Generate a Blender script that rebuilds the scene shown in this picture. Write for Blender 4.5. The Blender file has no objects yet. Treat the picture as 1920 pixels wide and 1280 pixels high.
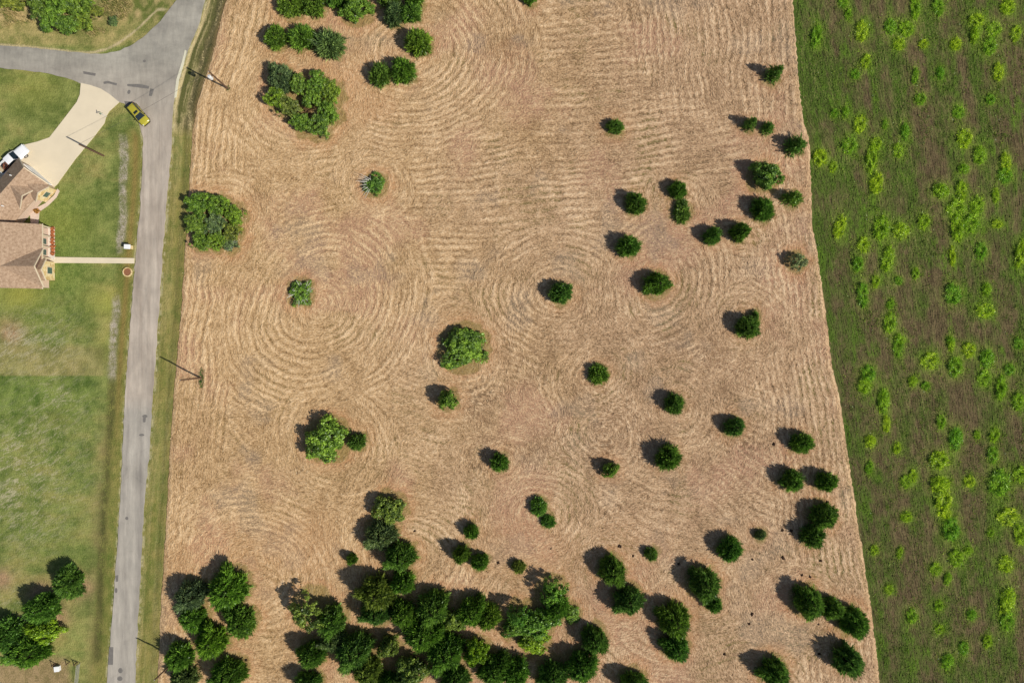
import bpy, bmesh, math, random
import numpy as np
from mathutils import Vector, Matrix

sc = bpy.context.scene
col = sc.collection
rad = math.radians
S = 0.09375            # metres on the ground per photo pixel
H = 130.0              # flying height of the camera

# ------------------------------------------------------------ camera, sky, sun
cam_d = bpy.data.cameras.new("camera")
cam_d.sensor_width = 36.0
cam_d.lens = 36.0 * H / (1920 * S)
cam_d.clip_start = 1.0
cam_d.clip_end = 3000.0
cam = bpy.data.objects.new("camera", cam_d)
cam.location = (0, 0, H)
cam.rotation_euler = (0, 0, 0)
col.objects.link(cam)
sc.camera = cam

SUN_DIR = Vector((0.892, -0.452, 1.02)).normalized()
elev = math.asin(SUN_DIR.z)
world = bpy.data.worlds.new("World")
sc.world = world
world.use_nodes = True
wn = world.node_tree
sky = wn.nodes.new("ShaderNodeTexSky")
sky.sky_type = 'NISHITA'
sky.sun_disc = False
sky.sun_elevation = elev
sky.sun_rotation = math.atan2(SUN_DIR.x, SUN_DIR.y)
wn.links.new(sky.outputs[0], wn.nodes["Background"].inputs[0])
wn.nodes["Background"].inputs[1].default_value = 0.076
sun_d = bpy.data.lights.new("sun", 'SUN')
sun_d.energy = 4.6
sun_d.angle = rad(0.5)
sun_d.color = (1.0, 0.955, 0.87)
sun = bpy.data.objects.new("sun", sun_d)
sun.rotation_euler = (-SUN_DIR).to_track_quat('-Z', 'Y').to_euler()
sun.location = (80, -40, 90)
col.objects.link(sun)
sc.view_settings.view_transform = 'Standard'
sc.view_settings.look = 'None'
sc.view_settings.exposure = 0.0
sc.view_settings.gamma = 1.0
sc.view_settings.use_curve_mapping = False

# ------------------------------------------------------------ helpers
def W(px, py, z=0.0):
    """world point seen at photo pixel (px, py) when it lies z above the ground"""
    k = S * (1 - z / H)
    return Vector(((px - 960) * k, (640 - py) * k, z))

def lin(c):
    c = np.asarray(c, float) / 255.0
    return np.where(c <= 0.04045, c / 12.92, ((c + 0.055) / 1.055) ** 2.4)

def L4(r, g, b, k=1.0):
    v = lin((r, g, b)) * k
    return (float(v[0]), float(v[1]), float(v[2]), 1.0)

def tag(o, label=None, cat=None, group=None, kind=None):
    if label: o["label"] = label
    if cat: o["category"] = cat
    if group: o["group"] = group
    if kind: o["kind"] = kind
    return o

def empty(name, loc, rz=0.0):
    o = bpy.data.objects.new(name, None)
    o.empty_display_size = 0.3
    o.location = loc
    o.rotation_euler = (0, 0, rz)
    col.objects.link(o)
    return o

def link_mesh(name, me, parent=None, mat=None):
    o = bpy.data.objects.new(name, me)
    if mat is not None and len(me.materials) == 0:
        me.materials.append(mat)
    col.objects.link(o)
    if parent is not None: o.parent = parent
    return o

def mesh_np(name, verts, loops, counts, attrs=None, mats=(), mat_idx=None, smooth=False):
    me = bpy.data.meshes.new(name)
    verts = np.ascontiguousarray(verts, np.float32)
    loops = np.ascontiguousarray(loops, np.int32)
    counts = np.ascontiguousarray(counts, np.int32)
    me.vertices.add(len(verts)); me.vertices.foreach_set("co", verts.ravel())
    me.loops.add(len(loops)); me.loops.foreach_set("vertex_index", loops)
    me.polygons.add(len(counts))
    st = np.concatenate(([0], np.cumsum(counts)[:-1])).astype(np.int32)
    me.polygons.foreach_set("loop_start", st)
    me.polygons.foreach_set("loop_total", counts)
    if mat_idx is not None: me.polygons.foreach_set("material_index", np.ascontiguousarray(mat_idx, np.int32))
    me.polygons.foreach_set("use_smooth", np.full(len(counts), smooth, bool))
    for n, a in (attrs or {}).items():
        if a.ndim == 2:
            at = me.attributes.new(n, 'FLOAT_COLOR', 'POINT')
            c = np.ones((len(a), 4), np.float32); c[:, :3] = a
            at.data.foreach_set("color", c.ravel())
        else:
            at = me.attributes.new(n, 'FLOAT', 'POINT')
            at.data.foreach_set("value", a.astype(np.float32))
    for m in mats: me.materials.append(m)
    me.update(calc_edges=True)
    return me

def bm_obj(name, bm, mat, parent=None, smooth=False, mats=None):
    me = bpy.data.meshes.new(name)
    bmesh.ops.recalc_face_normals(bm, faces=bm.faces)
    bm.to_mesh(me); bm.free()
    for m in (mats or [mat]): me.materials.append(m)
    if smooth:
        for p in me.polygons: p.use_smooth = True
    return link_mesh(name, me, parent)

def add_box(bm, c, size, rz=0.0, bevel=0.0, mi=0):
    r = bmesh.ops.create_cube(bm, size=1.0, matrix=Matrix.Translation(c) @ Matrix.Rotation(rz, 4, 'Z') @ Matrix.Diagonal((size[0], size[1], size[2], 1)))
    vs = r["verts"]
    fs = list({f for v in vs for f in v.link_faces})
    for f in fs: f.material_index = mi
    if bevel > 0:
        es = list({e for v in vs for e in v.link_edges})
        bmesh.ops.bevel(bm, geom=es, offset=bevel, segments=2, profile=0.6, affect='EDGES')

def add_tube(bm, pts, radii, n=8, mi=0):
    rings = []
    pts = [Vector(p) for p in pts]
    for i, p in enumerate(pts):
        d = (pts[min(i + 1, len(pts) - 1)] - pts[max(i - 1, 0)]).normalized()
        q = d.to_track_quat('Z', 'X')
        r = radii[i] if hasattr(radii, "__len__") else radii
        rings.append([bm.verts.new(p + q @ Vector((math.cos(2 * math.pi * k / n) * r, math.sin(2 * math.pi * k / n) * r, 0))) for k in range(n)])
    for a, b in zip(rings[:-1], rings[1:]):
        for k in range(n):
            f = bm.faces.new((a[k], a[(k + 1) % n], b[(k + 1) % n], b[k])); f.material_index = mi
    f = bm.faces.new(rings[0][::-1]); f.material_index = mi
    f = bm.faces.new(rings[-1]); f.material_index = mi

def add_prism(bm, poly, z0, z1, mi=0):
    """closed prism from a 2D outline between z0 and z1"""
    lo = [bm.verts.new((p[0], p[1], z0)) for p in poly]
    hi = [bm.verts.new((p[0], p[1], z1)) for p in poly]
    n = len(poly)
    fs = [bm.faces.new(lo[::-1]), bm.faces.new(hi)]
    for i in range(n):
        fs.append(bm.faces.new((lo[i], lo[(i + 1) % n], hi[(i + 1) % n], hi[i])))
    for f in fs: f.material_index = mi

def add_slab(bm, quad, th, mi=0):
    """roof slab: outline given at its top, th thick measured straight down"""
    hi = [bm.verts.new(p) for p in quad]
    lo = [bm.verts.new((p[0], p[1], p[2] - th)) for p in quad]
    n = len(quad)
    fs = [bm.faces.new(hi), bm.faces.new(lo[::-1])]
    for i in range(n):
        fs.append(bm.faces.new((lo[i], lo[(i + 1) % n], hi[(i + 1) % n], hi[i])))
    for f in fs: f.material_index = mi

class NT:
    def __init__(s, name):
        s.m = bpy.data.materials.new(name); s.m.use_nodes = True
        s.t = s.m.node_tree; s.b = s.t.nodes["Principled BSDF"]
        s.b.inputs["Roughness"].default_value = 0.9
        if "Specular IOR Level" in s.b.inputs: s.b.inputs["Specular IOR Level"].default_value = 0.2
        s.out = s.t.nodes["Material Output"]
    def n(s, typ, **kw):
        x = s.t.nodes.new(typ)
        for k, v in kw.items(): setattr(x, k, v)
        return x
    def l(s, a, b): s.t.links.new(a, b)
    def coord(s):
        return s.n("ShaderNodeTexCoord").outputs["Object"]
    def noise(s, scale, detail=3, rough=0.55, vec=None, stretch=None):
        x = s.n("ShaderNodeTexNoise"); x.inputs["Scale"].default_value = scale
        x.inputs["Detail"].default_value = detail; x.inputs["Roughness"].default_value = rough
        v = vec or s.coord()
        if stretch:
            mp = s.n("ShaderNodeMapping"); mp.inputs["Scale"].default_value = stretch
            s.l(v, mp.inputs[0]); v = mp.outputs[0]
        s.l(v, x.inputs["Vector"])
        return x.outputs["Fac"]
    def ramp(s, fac, stops):
        r = s.n("ShaderNodeValToRGB"); s.l(fac, r.inputs[0])
        e = r.color_ramp.elements
        e[0].position, e[0].color = stops[0]; e[1].position, e[1].color = stops[-1]
        for p, c in stops[1:-1]:
            k = e.new(p); k.color = c
        return r.outputs[0]
    def mix(s, fac, a, b, mode='MIX'):
        x = s.n("ShaderNodeMix", data_type='RGBA', blend_type=mode)
        for v, i in ((fac, 0), (a, 6), (b, 7)):
            if hasattr(v, "is_linked") or hasattr(v, "links"): s.l(v, x.inputs[i])
            else: x.inputs[i].default_value = v
        return x.outputs[2]
    def bump(s, fac, strength=0.4, dist=0.05):
        x = s.n("ShaderNodeBump"); x.inputs["Strength"].default_value = strength
        x.inputs["Distance"].default_value = dist
        s.l(fac, x.inputs["Height"]); s.l(x.outputs[0], s.b.inputs["Normal"])
    def color(s, c):
        if hasattr(c, "links"): s.l(c, s.b.inputs["Base Color"])
        else: s.b.inputs["Base Color"].default_value = c
        return s

def simple(name, c, rough=0.8, var=0.12, scale=6.0, metal=0.0, spec=0.3):
    t = NT(name)
    f = t.noise(scale, 4)
    d = tuple(v * (1 - var) for v in c[:3]) + (1,); u = tuple(min(1, v * (1 + var)) for v in c[:3]) + (1,)
    t.color(t.ramp(f, [(0.3, d), (0.7, u)]))
    t.b.inputs["Roughness"].default_value = rough
    t.b.inputs["Metallic"].default_value = metal
    t.b.inputs["Specular IOR Level"].default_value = spec
    return t.m

# value noise on numpy grids
_tabs = {}
def vnoise(X, Y, size, seed):
    if seed not in _tabs: _tabs[seed] = np.random.default_rng(seed).random((257, 257)).astype(np.float32)
    T = _tabs[seed]
    x = X / size + seed * 3.17; y = Y / size + seed * 1.73
    xi = np.floor(x).astype(int); yi = np.floor(y).astype(int)
    fx = x - xi; fy = y - yi
    fx = fx * fx * (3 - 2 * fx); fy = fy * fy * (3 - 2 * fy)
    a = T[yi % 257, xi % 257]; b = T[yi % 257, (xi + 1) % 257]
    c = T[(yi + 1) % 257, xi % 257]; d = T[(yi + 1) % 257, (xi + 1) % 257]
    return (a * (1 - fx) + b * fx) * (1 - fy) + (c * (1 - fx) + d * fx) * fy

def fbm(X, Y, size, seed, octv=4, gain=0.55):
    s = 0; amp = 1; tot = 0
    for i in range(octv):
        s = s + amp * vnoise(X, Y, size / 2 ** i, seed + 17 * i); tot += amp; amp *= gain
    return s / tot

def ctr(x, k=2.3): return np.clip((x - .5) * k + .5, 0, 1)

def sstep(a, b, x):
    t = np.clip((x - a) / (b - a), 0, 1)
    return t * t * (3 - 2 * t)

def mixc(a, b, t):
    return a * (1 - t[..., None]) + b * t[..., None]

def lic(ux, uy, seed, n=8, step=0.8, base=None):
    """smear white noise along the direction field (index space)"""
    h, w = ux.shape
    N = base if base is not None else np.random.default_rng(seed).random((h, w)).astype(np.float32)
    J, I = np.mgrid[0:h, 0:w].astype(np.float32)
    acc = N.copy(); cnt = 1.0
    for sg in (1, -1):
        x = I.copy(); y = J.copy()
        for k in range(n):
            xi = np.clip(np.rint(x), 0, w - 1).astype(int); yi = np.clip(np.rint(y), 0, h - 1).astype(int)
            x = x + sg * step * ux[yi, xi]; y = y + sg * step * uy[yi, xi]
            xi = np.clip(np.rint(x), 0, w - 1).astype(int); yi = np.clip(np.rint(y), 0, h - 1).astype(int)
            acc += N[yi, xi]; cnt += 1
    r = acc / cnt
    return np.clip(0.5 + (r - r.mean()) / (r.std() * 4.2), 0, 1)

def grid_mesh(name, X, Y, Z, colors, mat):
    h, w = X.shape
    v = np.stack([X, Y, Z], -1).reshape(-1, 3)
    idx = np.arange(h * w).reshape(h, w)
    a = idx[:-1, :-1]; b = idx[1:, :-1]; c = idx[1:, 1:]; d = idx[:-1, 1:]
    loops = np.stack([a, b, c, d], -1).reshape(-1)
    me = mesh_np(name, v, loops, np.full((h - 1) * (w - 1), 4), {"Col": colors.reshape(-1, 3)}, [mat])
    o = link_mesh(name, me)
    tag(o, kind="structure")
    return o

# polylines of the photo (pixel x as a function of pixel y)
FIELD_L = [(-120, 452), (0, 425), (60, 410), (110, 398), (190, 372), (250, 362), (400, 352), (560, 342), (700, 330), (860, 318), (1000, 311), (1130, 303), (1280, 296), (1400, 290)]
FIELD_R = [(-120, 1476), (0, 1485), (150, 1497), (230, 1507), (262, 1516), (330, 1519), (430, 1524), (500, 1535), (560, 1545), (680, 1560), (790, 1580), (930, 1600), (1030, 1617), (1140, 1632), (1200, 1640), (1280, 1650), (1400, 1666)]
ROAD_R = [(-120, 410), (0, 385), (40, 375), (95, 352), (125, 343), (170, 330), (200, 324), (260, 322), (320, 318), (380, 313), (450, 307), (520, 302), (600, 297), (700, 290), (780, 284), (850, 280), (900, 275), (960, 270), (1040, 265), (1100, 262), (1180, 258), (1280, 253), (1400, 246)]
ROAD_L = [(235, 262), (260, 268), (300, 268), (340, 266), (400, 262), (450, 257), (500, 253), (540, 250), (600, 245), (680, 239), (740, 235), (820, 231), (870, 229), (950, 225), (1040, 219), (1120, 213), (1200, 207), (1280, 200), (1400, 191)]
def px_at(poly, py):
    a = np.array(poly, float)
    return np.interp(py, a[:, 0], a[:, 1])

# ------------------------------------------------------------ table of trees and shrubs
# (pixel x, pixel y of the crown, half width px, half length px, turn deg, height m, kind, tint, label)
GC = "cedars scattered over the mown field"
GN = "cedars at the far top of the field"
GG = "trees of the dense grove at the bottom of the field"
GH = "shrubs of the heart shaped thicket"
GT = "shrubs of the roadside thicket"
GB = "cedars of the clump in the lower left corner of the field"
GL = "trees on the lawn left of the road"
GV = "shrubs of the wild patch above the road junction"
GS = "saplings along the right edge of the mown field"
TREES = [
 # scattered cedars
 (1192, 382, 21, 21, 0, 4.2, 'C', 'M', "round dark cedar alone, left of the pair joined like a peanut", GC),
 (1271, 357, 17, 15, 0, 3.6, 'C', 'D', "upper round cedar of the narrow pair joined like a peanut", GC),
 (1279, 397, 15, 22, 8, 1.9, 'C', 'M', "lower elongated cedar of the narrow pair joined like a peanut", GC),
 (1431, 393, 23, 19, 0, 4.4, 'C', 'D', "wide cedar just below and left of the green and brown sapling tuft", GC),
 (1388, 435, 17, 20, 0, 5.2, 'C', 'D', "pointed cedar with a long triangular shadow, right beside a smaller round one", GC),
 (1336, 443, 17, 16, 0, 3.7, 'C', 'D', "small round cedar left of the pointed one with the triangular shadow", GC),
 (1179, 462, 20, 18, 0, 4.2, 'C', 'D', "round cedar straight above the wide cedar inside the mown rings", GC),
 (1233, 532, 28, 23, -15, 4.9, 'C', 'M', "wide bushy cedar with a spiked shadow in the centre of mown rings", GC),
 (1052, 549, 23, 21, 0, 4.3, 'C', 'D', "cedar standing alone at the centre of the middle mown rings", GC),
 (1403, 613, 20, 23, 0, 4.4, 'C', 'D', "cedar with a thin side shoot above it, near the field's right edge", GC),
 (1122, 702, 19, 18, 0, 2.4, 'C', 'M', "low mid green cedar right of the big round bright bush", GC),
 (1265, 758, 19, 18, 0, 4.1, 'C', 'D', "dark cedar alone, upper left of the cedar with dry turned soil below", GC),
 (1378, 801, 20, 19, 0, 4.2, 'C', 'D', "dark cedar with a patch of turned soil right below it", GC),
 (1503, 831, 20, 20, 0, 4.2, 'C', 'D', "round cedar highest of those along the lower right field edge", GC),
 (1253, 858, 22, 21, 0, 4.6, 'C', 'M', "bushy cedar right of the small round lime green bush", GC),
 (1485, 901, 21, 19, -20, 4.6, 'C', 'D', "left cedar of two matching ones side by side near the right edge", GC),
 (1549, 903, 20, 18, -20, 4.8, 'C', 'D', "right cedar of two matching ones side by side near the right edge", GC),
 (1545, 969, 28, 26, 0, 5.2, 'C', 'D', "large round cedar touching a smaller one below it at the right edge", GC),
 (1524, 1005, 21, 20, 0, 4.5, 'C', 'M', "smaller cedar tucked under the large round one at the right edge", GC),
 (1369, 1029, 22, 22, 0, 4.8, 'C', 'D', "round cedar between two tiny seedlings in the lower right field", GC),
 (1426, 1003, 12, 10, -30, 2.0, 'C', 'G', "tiny grey green seedling cedar upper right of a round cedar", GC),
 (1221, 1038, 14, 11, -30, 2.2, 'C', 'D', "tiny dark seedling cedar left of the round cedar, near soil mounds", GC),
 (1148, 1070, 28, 29, 0, 6.0, 'C', 'M', "tall feathery cedar overlapping a darker round one at its lower right", GC),
 (1178, 1126, 29, 30, 0, 6.3, 'C', 'D', "dark round cedar below and right of the tall feathery one", GC),
 (1322, 1097, 31, 34, -30, 6.6, 'C', 'D', "very large dark cedar with a small one fused on its lower side", GC),
 (1338, 1132, 16, 14, 0, 3.6, 'C', 'D', "small cedar fused to the lower side of the very large dark cedar", GC),
 (1265, 1163, 34, 34, 0, 6.6, 'C', 'Y', "large bright mid green cedar above a darker half hidden one", GC),
 (1268, 1214, 30, 26, 0, 5.6, 'C', 'D', "dark cedar half hidden below the large bright mid green one", GC),
 (1518, 1131, 31, 30, 0, 6.4, 'C', 'D', "largest cedar of the row of three touching the lower right edge", GC),
 (1559, 1139, 20, 19, 0, 4.6, 'C', 'M', "small middle cedar of the row of three at the lower right edge", GC),
 (1602, 1168, 31, 28, -25, 6.4, 'C', 'D', "rightmost cedar of the row of three, overhanging the green field", GC),
 (1590, 1238, 26, 26, 0, 6.2, 'C', 'D', "lone oval cedar lowest by the green field, with a bent twig below", GC),
 (1453, 1262, 30, 28, 0, 6.2, 'C', 'D', "cedar cut by the bottom of the photo, right of the centre grove", GC),
 (973, 1062, 13, 12, 0, 2.2, 'C', 'O', "tiny cedar alone just above the clump of broad bright trees", GC),
 (884, 996, 14, 13, 0, 3.3, 'C', 'M', "small cedar alone above the pair with one long shared shadow", GC),
 (865, 1040, 15, 17, 0, 4.9, 'C', 'M', "slender left cedar of the pair with one long shared shadow", GC),
 (900, 1054, 17, 18, 0, 4.4, 'C', 'D', "rounder right cedar of the pair with one long shared shadow", GC),
 (1010, 950, 19, 15, -30, 2.2, 'C', 'M', "low ragged cedar above a smaller one, middle of the lower field", GC),
 (1028, 977, 13, 11, 0, 1.6, 'C', 'D', "tiny cedar just under the low ragged one in the lower field", GC),
 (937, 867, 16, 18, 20, 4.2, 'C', 'D', "small upright cedar with a smooth oval shadow, middle of the field", GC),
 (670, 828, 18, 16, 0, 3.2, 'C', 'D', "small dark cedar touching the right side of the big leafy bush", GC),
 (1154, 238, 17, 12, -10, 2.6, 'C', 'D', "low cedar alone among the straight mown rows in the upper field", GC),
 (660, 1048, 10, 9, 0, 2.9, 'C', 'M', "tiniest cedar, alone at the left of the grove", GC),
 # saplings
 (1454, 137, 14, 12, 20, 5.0, 'P', 'D', "thin sapling topmost along the right edge, with a long bent shadow", GS),
 (1408, 232, 11, 11, 0, 4.2, 'P', 'M', "left sapling of a thin pair in line below the topmost one", GS),
 (1441, 240, 12, 9, 0, 3.0, 'P', 'D', "right sapling of a thin pair in line below the topmost one", GS),
 (1494, 273, 19, 16, 20, 4.2, 'P', 'D', "fan shaped sapling right at the corner of the green field's edge", GS),
 (1488, 371, 19, 13, 0, 4.0, 'P', 'M', "sapling tuft in a loop of unmown grass at the right edge", GS),
 (1417, 592, 6, 10, 0, 2.0, 'P', 'D', "thin shoot standing just above a cedar near the right edge", GS),
 # broadleaf singles
 (1494, 490, 18, 18, 0, 2.8, 'L', 'N', "airy grey green shrub next to the green field's edge", "single shrubs in the mown field"),
 (1145, 880, 15, 15, 0, 3.6, 'B', 'Y', "small round lime green bush with an open speckled shadow", "single shrubs in the mown field"),
 (840, 750, 18, 21, 0, 4.4, 'B', 'Y', "light green bush with a scattered leafy shadow below the big one", "single shrubs in the mown field"),
 (870, 652, 48, 38, -15, 3.4, 'B', 'Y', "big domed bright green bush in the very middle of the field", "single shrubs in the mown field"),
 (611, 826, 43, 40, 0, 4.4, 'B', 'Y', "big leafy green bush with a small dark cedar on its right", "single shrubs in the mown field"),
 (1436, 328, 30, 26, 25, 4.6, 'B', 'Y', "round bright leafy bush near the right edge with lacy shadow", "single shrubs in the mown field"),
 (565, 549, 26, 24, 0, 1.5, 'G', 'M', "low shrub with bare white branches in the left mown rings", "low shrubs with bare white branches"),
 (703, 346, 22, 20, 0, 1.7, 'G', 'M', "low shrub with a fan of bare white branches on its left", "low shrubs with bare white branches"),
 # top rows
 (785, 80, 24, 24, 0, 4.6, 'C', 'Y', "bright round cedar alone at the right of the upper rows", GN),
 (756, 133, 21, 23, 0, 4.3, 'C', 'Y', "right cedar of the touching pair right of the heart shaped thicket", GN),
 (713, 140, 20, 21, 0, 4.0, 'C', 'M', "left cedar of the touching pair right of the heart shaped thicket", GN),
 (518, 70, 22, 23, 0, 3.9, 'C', 'M', "leftmost of three cedars in a row above the heart shaped thicket", GN),
 (567, 70, 24, 25, 0, 3.8, 'C', 'Y', "middle of three cedars in a row above the heart shaped thicket", GN),
 (617, 84, 26, 25, 0, 3.7, 'C', 'G', "rightmost of three cedars in a row above the heart shaped thicket", GN),
 (547, 6, 29, 25, 0, 4.2, 'C', 'Y', "left half of the wide double cedar cut by the photo's top edge", GN),
 (587, 6, 26, 24, 0, 4.0, 'C', 'M', "right half of the wide double cedar cut by the photo's top edge", GN),
 (630, -4, 18, 18, 0, 3.6, 'C', 'D', "dark cedar between the double cedar and the leafy tree, top edge", GN),
 (668, 14, 26, 30, 0, 3.6, 'B', 'Y', "leafy yellow green tree at the top edge among cedars", GN),
 (739, 26, 17, 24, 0, 4.2, 'C', 'G', "blue green cedar, left of the pair below the top edge", GN),
 (770, 23, 19, 22, 0, 4.2, 'C', 'D', "dark green cedar, right of the pair below the top edge", GN),
 (728, -10, 22, 20, 0, 5.0, 'C', 'M', "cedar mostly cut by the top edge, above the blue green cedar", GN),
 (777, -6, 18, 18, 0, 4.4, 'C', 'M', "cedar mostly cut by the top edge, above the dark green cedar", GN),
 (992, -6, 15, 13, 0, 3.0, 'C', 'D', "cedar alone barely showing at the top edge, right of centre", GN),
 # heart shaped thicket
 (527, 147, 28, 28, 0, 4.6, 'C', 'G', "feathery grey green cedar at the thicket's upper left lobe", GH),
 (560, 160, 20, 17, 0, 2.6, 'B', 'M', "mid green shrub right beside the thicket's feathery cedar", GH),
 (598, 158, 22, 20, 0, 2.8, 'L', 'M', "open branched shrub on the thicket's top edge, middle", GH),
 (621, 176, 18, 26, 0, 2.8, 'L', 'Y', "pale green shrub at the thicket's upper right lobe", GH),
 (518, 186, 20, 19, 0, 3.0, 'B', 'Y', "yellow green shrub below the thicket's feathery cedar", GH),
 (544, 203, 20, 23, 0, 2.8, 'B', 'O', "olive yellow shrub on the thicket's left flank", GH),
 (588, 186, 21, 17, 0, 2.6, 'B', 'M', "mid green shrub at the thicket's centre above the brown gap", GH),
 (566, 231, 22, 17, 0, 2.6, 'B', 'M', "green shrub at the thicket's lower left flank", GH),
 (600, 238, 24, 20, 0, 2.8, 'L', 'M', "dark speckled shrub at the thicket's lower end", GH),
 (618, 213, 18, 24, 0, 2.8, 'B', 'M', "bushy green shrub on the thicket's lower right flank", GH),
 (578, 205, 13, 11, 0, 1.4, 'R', 'R', "rusty brown dying shrub in the gap of the heart shaped thicket", GH),
 # roadside thicket
 (374, 384, 24, 22, 0, 2.4, 'L', 'M', "shrub at the roadside thicket's upper left corner", GT),
 (409, 385, 22, 20, 0, 2.4, 'B', 'M', "dense shrub on the roadside thicket's top edge", GT),
 (441, 403, 18, 21, 0, 2.2, 'B', 'Y', "bright shrub at the roadside thicket's right corner", GT),
 (371, 420, 22, 22, 0, 2.2, 'B', 'M', "shrub on the roadside thicket's left edge", GT),
 (406, 420, 22, 20, 0, 2.2, 'L', 'G', "grey twiggy shrub in the middle of the roadside thicket", GT),
 (437, 436, 17, 19, 0, 2.0, 'L', 'O', "thin brownish shrub on the roadside thicket's lower right", GT),
 (379, 454, 19, 18, 0, 2.2, 'B', 'M', "shrub at the roadside thicket's lower left corner", GT),
 (408, 452, 18, 19, 0, 2.2, 'B', 'Y', "leafy shrub on the roadside thicket's bottom edge", GT),
 (432, 457, 17, 14, 0, 1.6, 'G', 'G', "shrub with a bare white dead trunk in the roadside thicket", GT),
 # lower left clump of the field
 (427, 1105, 43, 39, 25, 6.6, 'C', 'Y', "largest bright cedar at the clump's upper right", GB),
 (358, 1117, 29, 33, 0, 6.2, 'C', 'G', "feathery green cedar at the clump's upper left", GB),
 (361, 1157, 30, 27, 0, 5.0, 'C', 'M', "cedar right under the feathery one on the clump's left side", GB),
 (450, 1166, 31, 30, 0, 6.0, 'C', 'M', "round cedar at the clump's right below the largest bright one", GB),
 (396, 1203, 32, 33, 0, 6.0, 'C', 'Y', "broad cedar in the middle of the lower left clump", GB),
 (337, 1230, 23, 26, 0, 5.2, 'C', 'M', "cedar beside the utility pole near the bottom", GB),
 (427, 1264, 36, 30, 0, 6.4, 'C', 'M', "wide cedar lowest in the clump, cut by the bottom edge", GB),
 (346, 1272, 24, 22, 0, 5.0, 'C', 'G', "cedar below the utility pole, cut by the bottom edge", GB),
 # lawn, lower left
 (127, 1090, 31, 28, 10, 5.6, 'C', 'M', "notched cedar alone on the lawn, nearest the road", GL),
 (78, 1140, 34, 30, 0, 6.4, 'C', 'D', "dark tree on the lawn above a bright lime bush", GL),
 (82, 1182, 32, 24, 0, 3.4, 'B', 'L', "bright lime bush on the lawn between two dark trees", GL),
 (12, 1190, 32, 36, 0, 6.2, 'C', 'D', "dark tree cut by the left edge of the photo, lower lawn", GL),
 (50, 1222, 44, 33, 0, 5.4, 'C', 'M', "broad dark cedar on the lawn lowest, near the fence posts", GL),
 # dense grove: neck
 (730, 955, 32, 28, 20, 3.8, 'B', 'O', "yellow green bush forming the top of the grove's neck", GG),
 (714, 1004, 33, 30, 0, 5.2, 'C', 'G', "grey green feathery cedar second from the top of the grove's neck", GG),
 (750, 1044, 29, 32, 0, 6.6, 'C', 'M', "round cedar on the right side of the grove's neck", GG),
 (755, 1092, 22, 25, 0, 5.2, 'C', 'M', "narrow cedar at the foot of the grove's neck", GG),
 (705, 1112, 34, 36, 0, 8.0, 'C', 'O', "tallest cedar of the grove with the widest shadow to its left", GG),
 (706, 1148, 34, 24, 0, 6.6, 'C', 'D', "dark spotted cedar below the tallest one of the grove", GG),
 (756, 1150, 28, 27, 0, 6.2, 'C', 'Y', "bright feathery cedar below the grove's neck, in the middle", GG),
 (812, 1140, 36, 34, 0, 6.6, 'C', 'M', "cedar on the grove's upper edge right of the neck", GG),
 (852, 1163, 24, 22, 0, 3.0, 'B', 'O', "low olive shrub between cedars on the grove's upper edge", GG),
 (884, 1147, 31, 30, 0, 6.2, 'C', 'M', "cedar near the right end of the grove's upper edge", GG),
 (916, 1155, 22, 25, 0, 4.6, 'C', 'Y', "brighter cedar at the very right end of the grove's upper edge", GG),
 # dense grove: left wing
 (582, 1146, 36, 38, 0, 6.0, 'L', 'O', "olive open tree at the left tip with a brown lacy shadow", GG),
 (621, 1165, 30, 32, 0, 6.4, 'C', 'D', "dark cedar right beside the olive open tree", GG),
 (625, 1200, 30, 24, 0, 5.0, 'C', 'G', "feathery pale cedar below the olive open tree", GG),
 (584, 1227, 27, 28, 0, 6.6, 'C', 'M', "oval cedar standing apart at the grove's left, with wide shadow", GG),
 (665, 1222, 39, 37, 0, 7.0, 'C', 'D', "large dark cedar in the left part of the grove", GG),
 (690, 1257, 34, 30, 0, 5.8, 'C', 'O', "olive tinted cedar under the large dark one, near the bottom", GG),
 (728, 1212, 19, 22, 0, 4.4, 'B', 'O', "small rounded olive shrub in a dark gap of the grove", GG),
 (577, 1279, 26, 18, 0, 5.4, 'C', 'D', "cedar at the grove's left cut by the bottom edge", GG),
 # dense grove: centre
 (792, 1190, 38, 36, 0, 6.6, 'C', 'M', "wide cedar in the heart of the grove", GG),
 (836, 1224, 36, 40, 0, 6.8, 'C', 'M', "large cedar left of the bright lime tree", GG),
 (770, 1258, 32, 32, 0, 5.2, 'B', 'O', "olive green broad tree near the bottom edge of the grove", GG),
 (893, 1222, 24, 27, 0, 5.2, 'B', 'L', "bright lime tree standing out in the grove", GG),
 (927, 1256, 34, 30, 0, 6.2, 'C', 'D', "dark cedar right below the bright lime tree", GG),
 (966, 1258, 26, 26, 0, 5.6, 'C', 'M', "cedar right of the bright lime tree's dark neighbour, near the bottom", GG),
 (853, 1272, 30, 24, 0, 5.4, 'C', 'D', "shaded cedar at the bottom edge below the large one", GG),
 (732, 1279, 30, 18, 0, 5.2, 'C', 'D', "cedar cut by the bottom edge left of the olive broad tree", GG),
 # clump right of the grove
 (1036, 1108, 28, 26, 0, 5.0, 'L', 'M', "open leafy tree at the top of the clump right of the grove", GG),
 (1044, 1138, 28, 26, 0, 5.6, 'C', 'M', "mid green cedar inside the clump right of the grove", GG),
 (1000, 1168, 42, 30, 0, 3.6, 'B', 'Y', "spreading green shrub in the middle of the clump right of the grove", GG),
 (1002, 1199, 32, 26, 0, 2.6, 'B', 'L', "bright grass green shrub at the clump's lower tip", GG),
 (962, 1178, 24, 16, 0, 2.6, 'B', 'M', "low shrub at the clump's left below its lacy shadow", GG),
 (1074, 1152, 15, 18, 0, 1.2, 'B', 'Y', "low grassy shrub at the clump's right side", GG),
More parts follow.
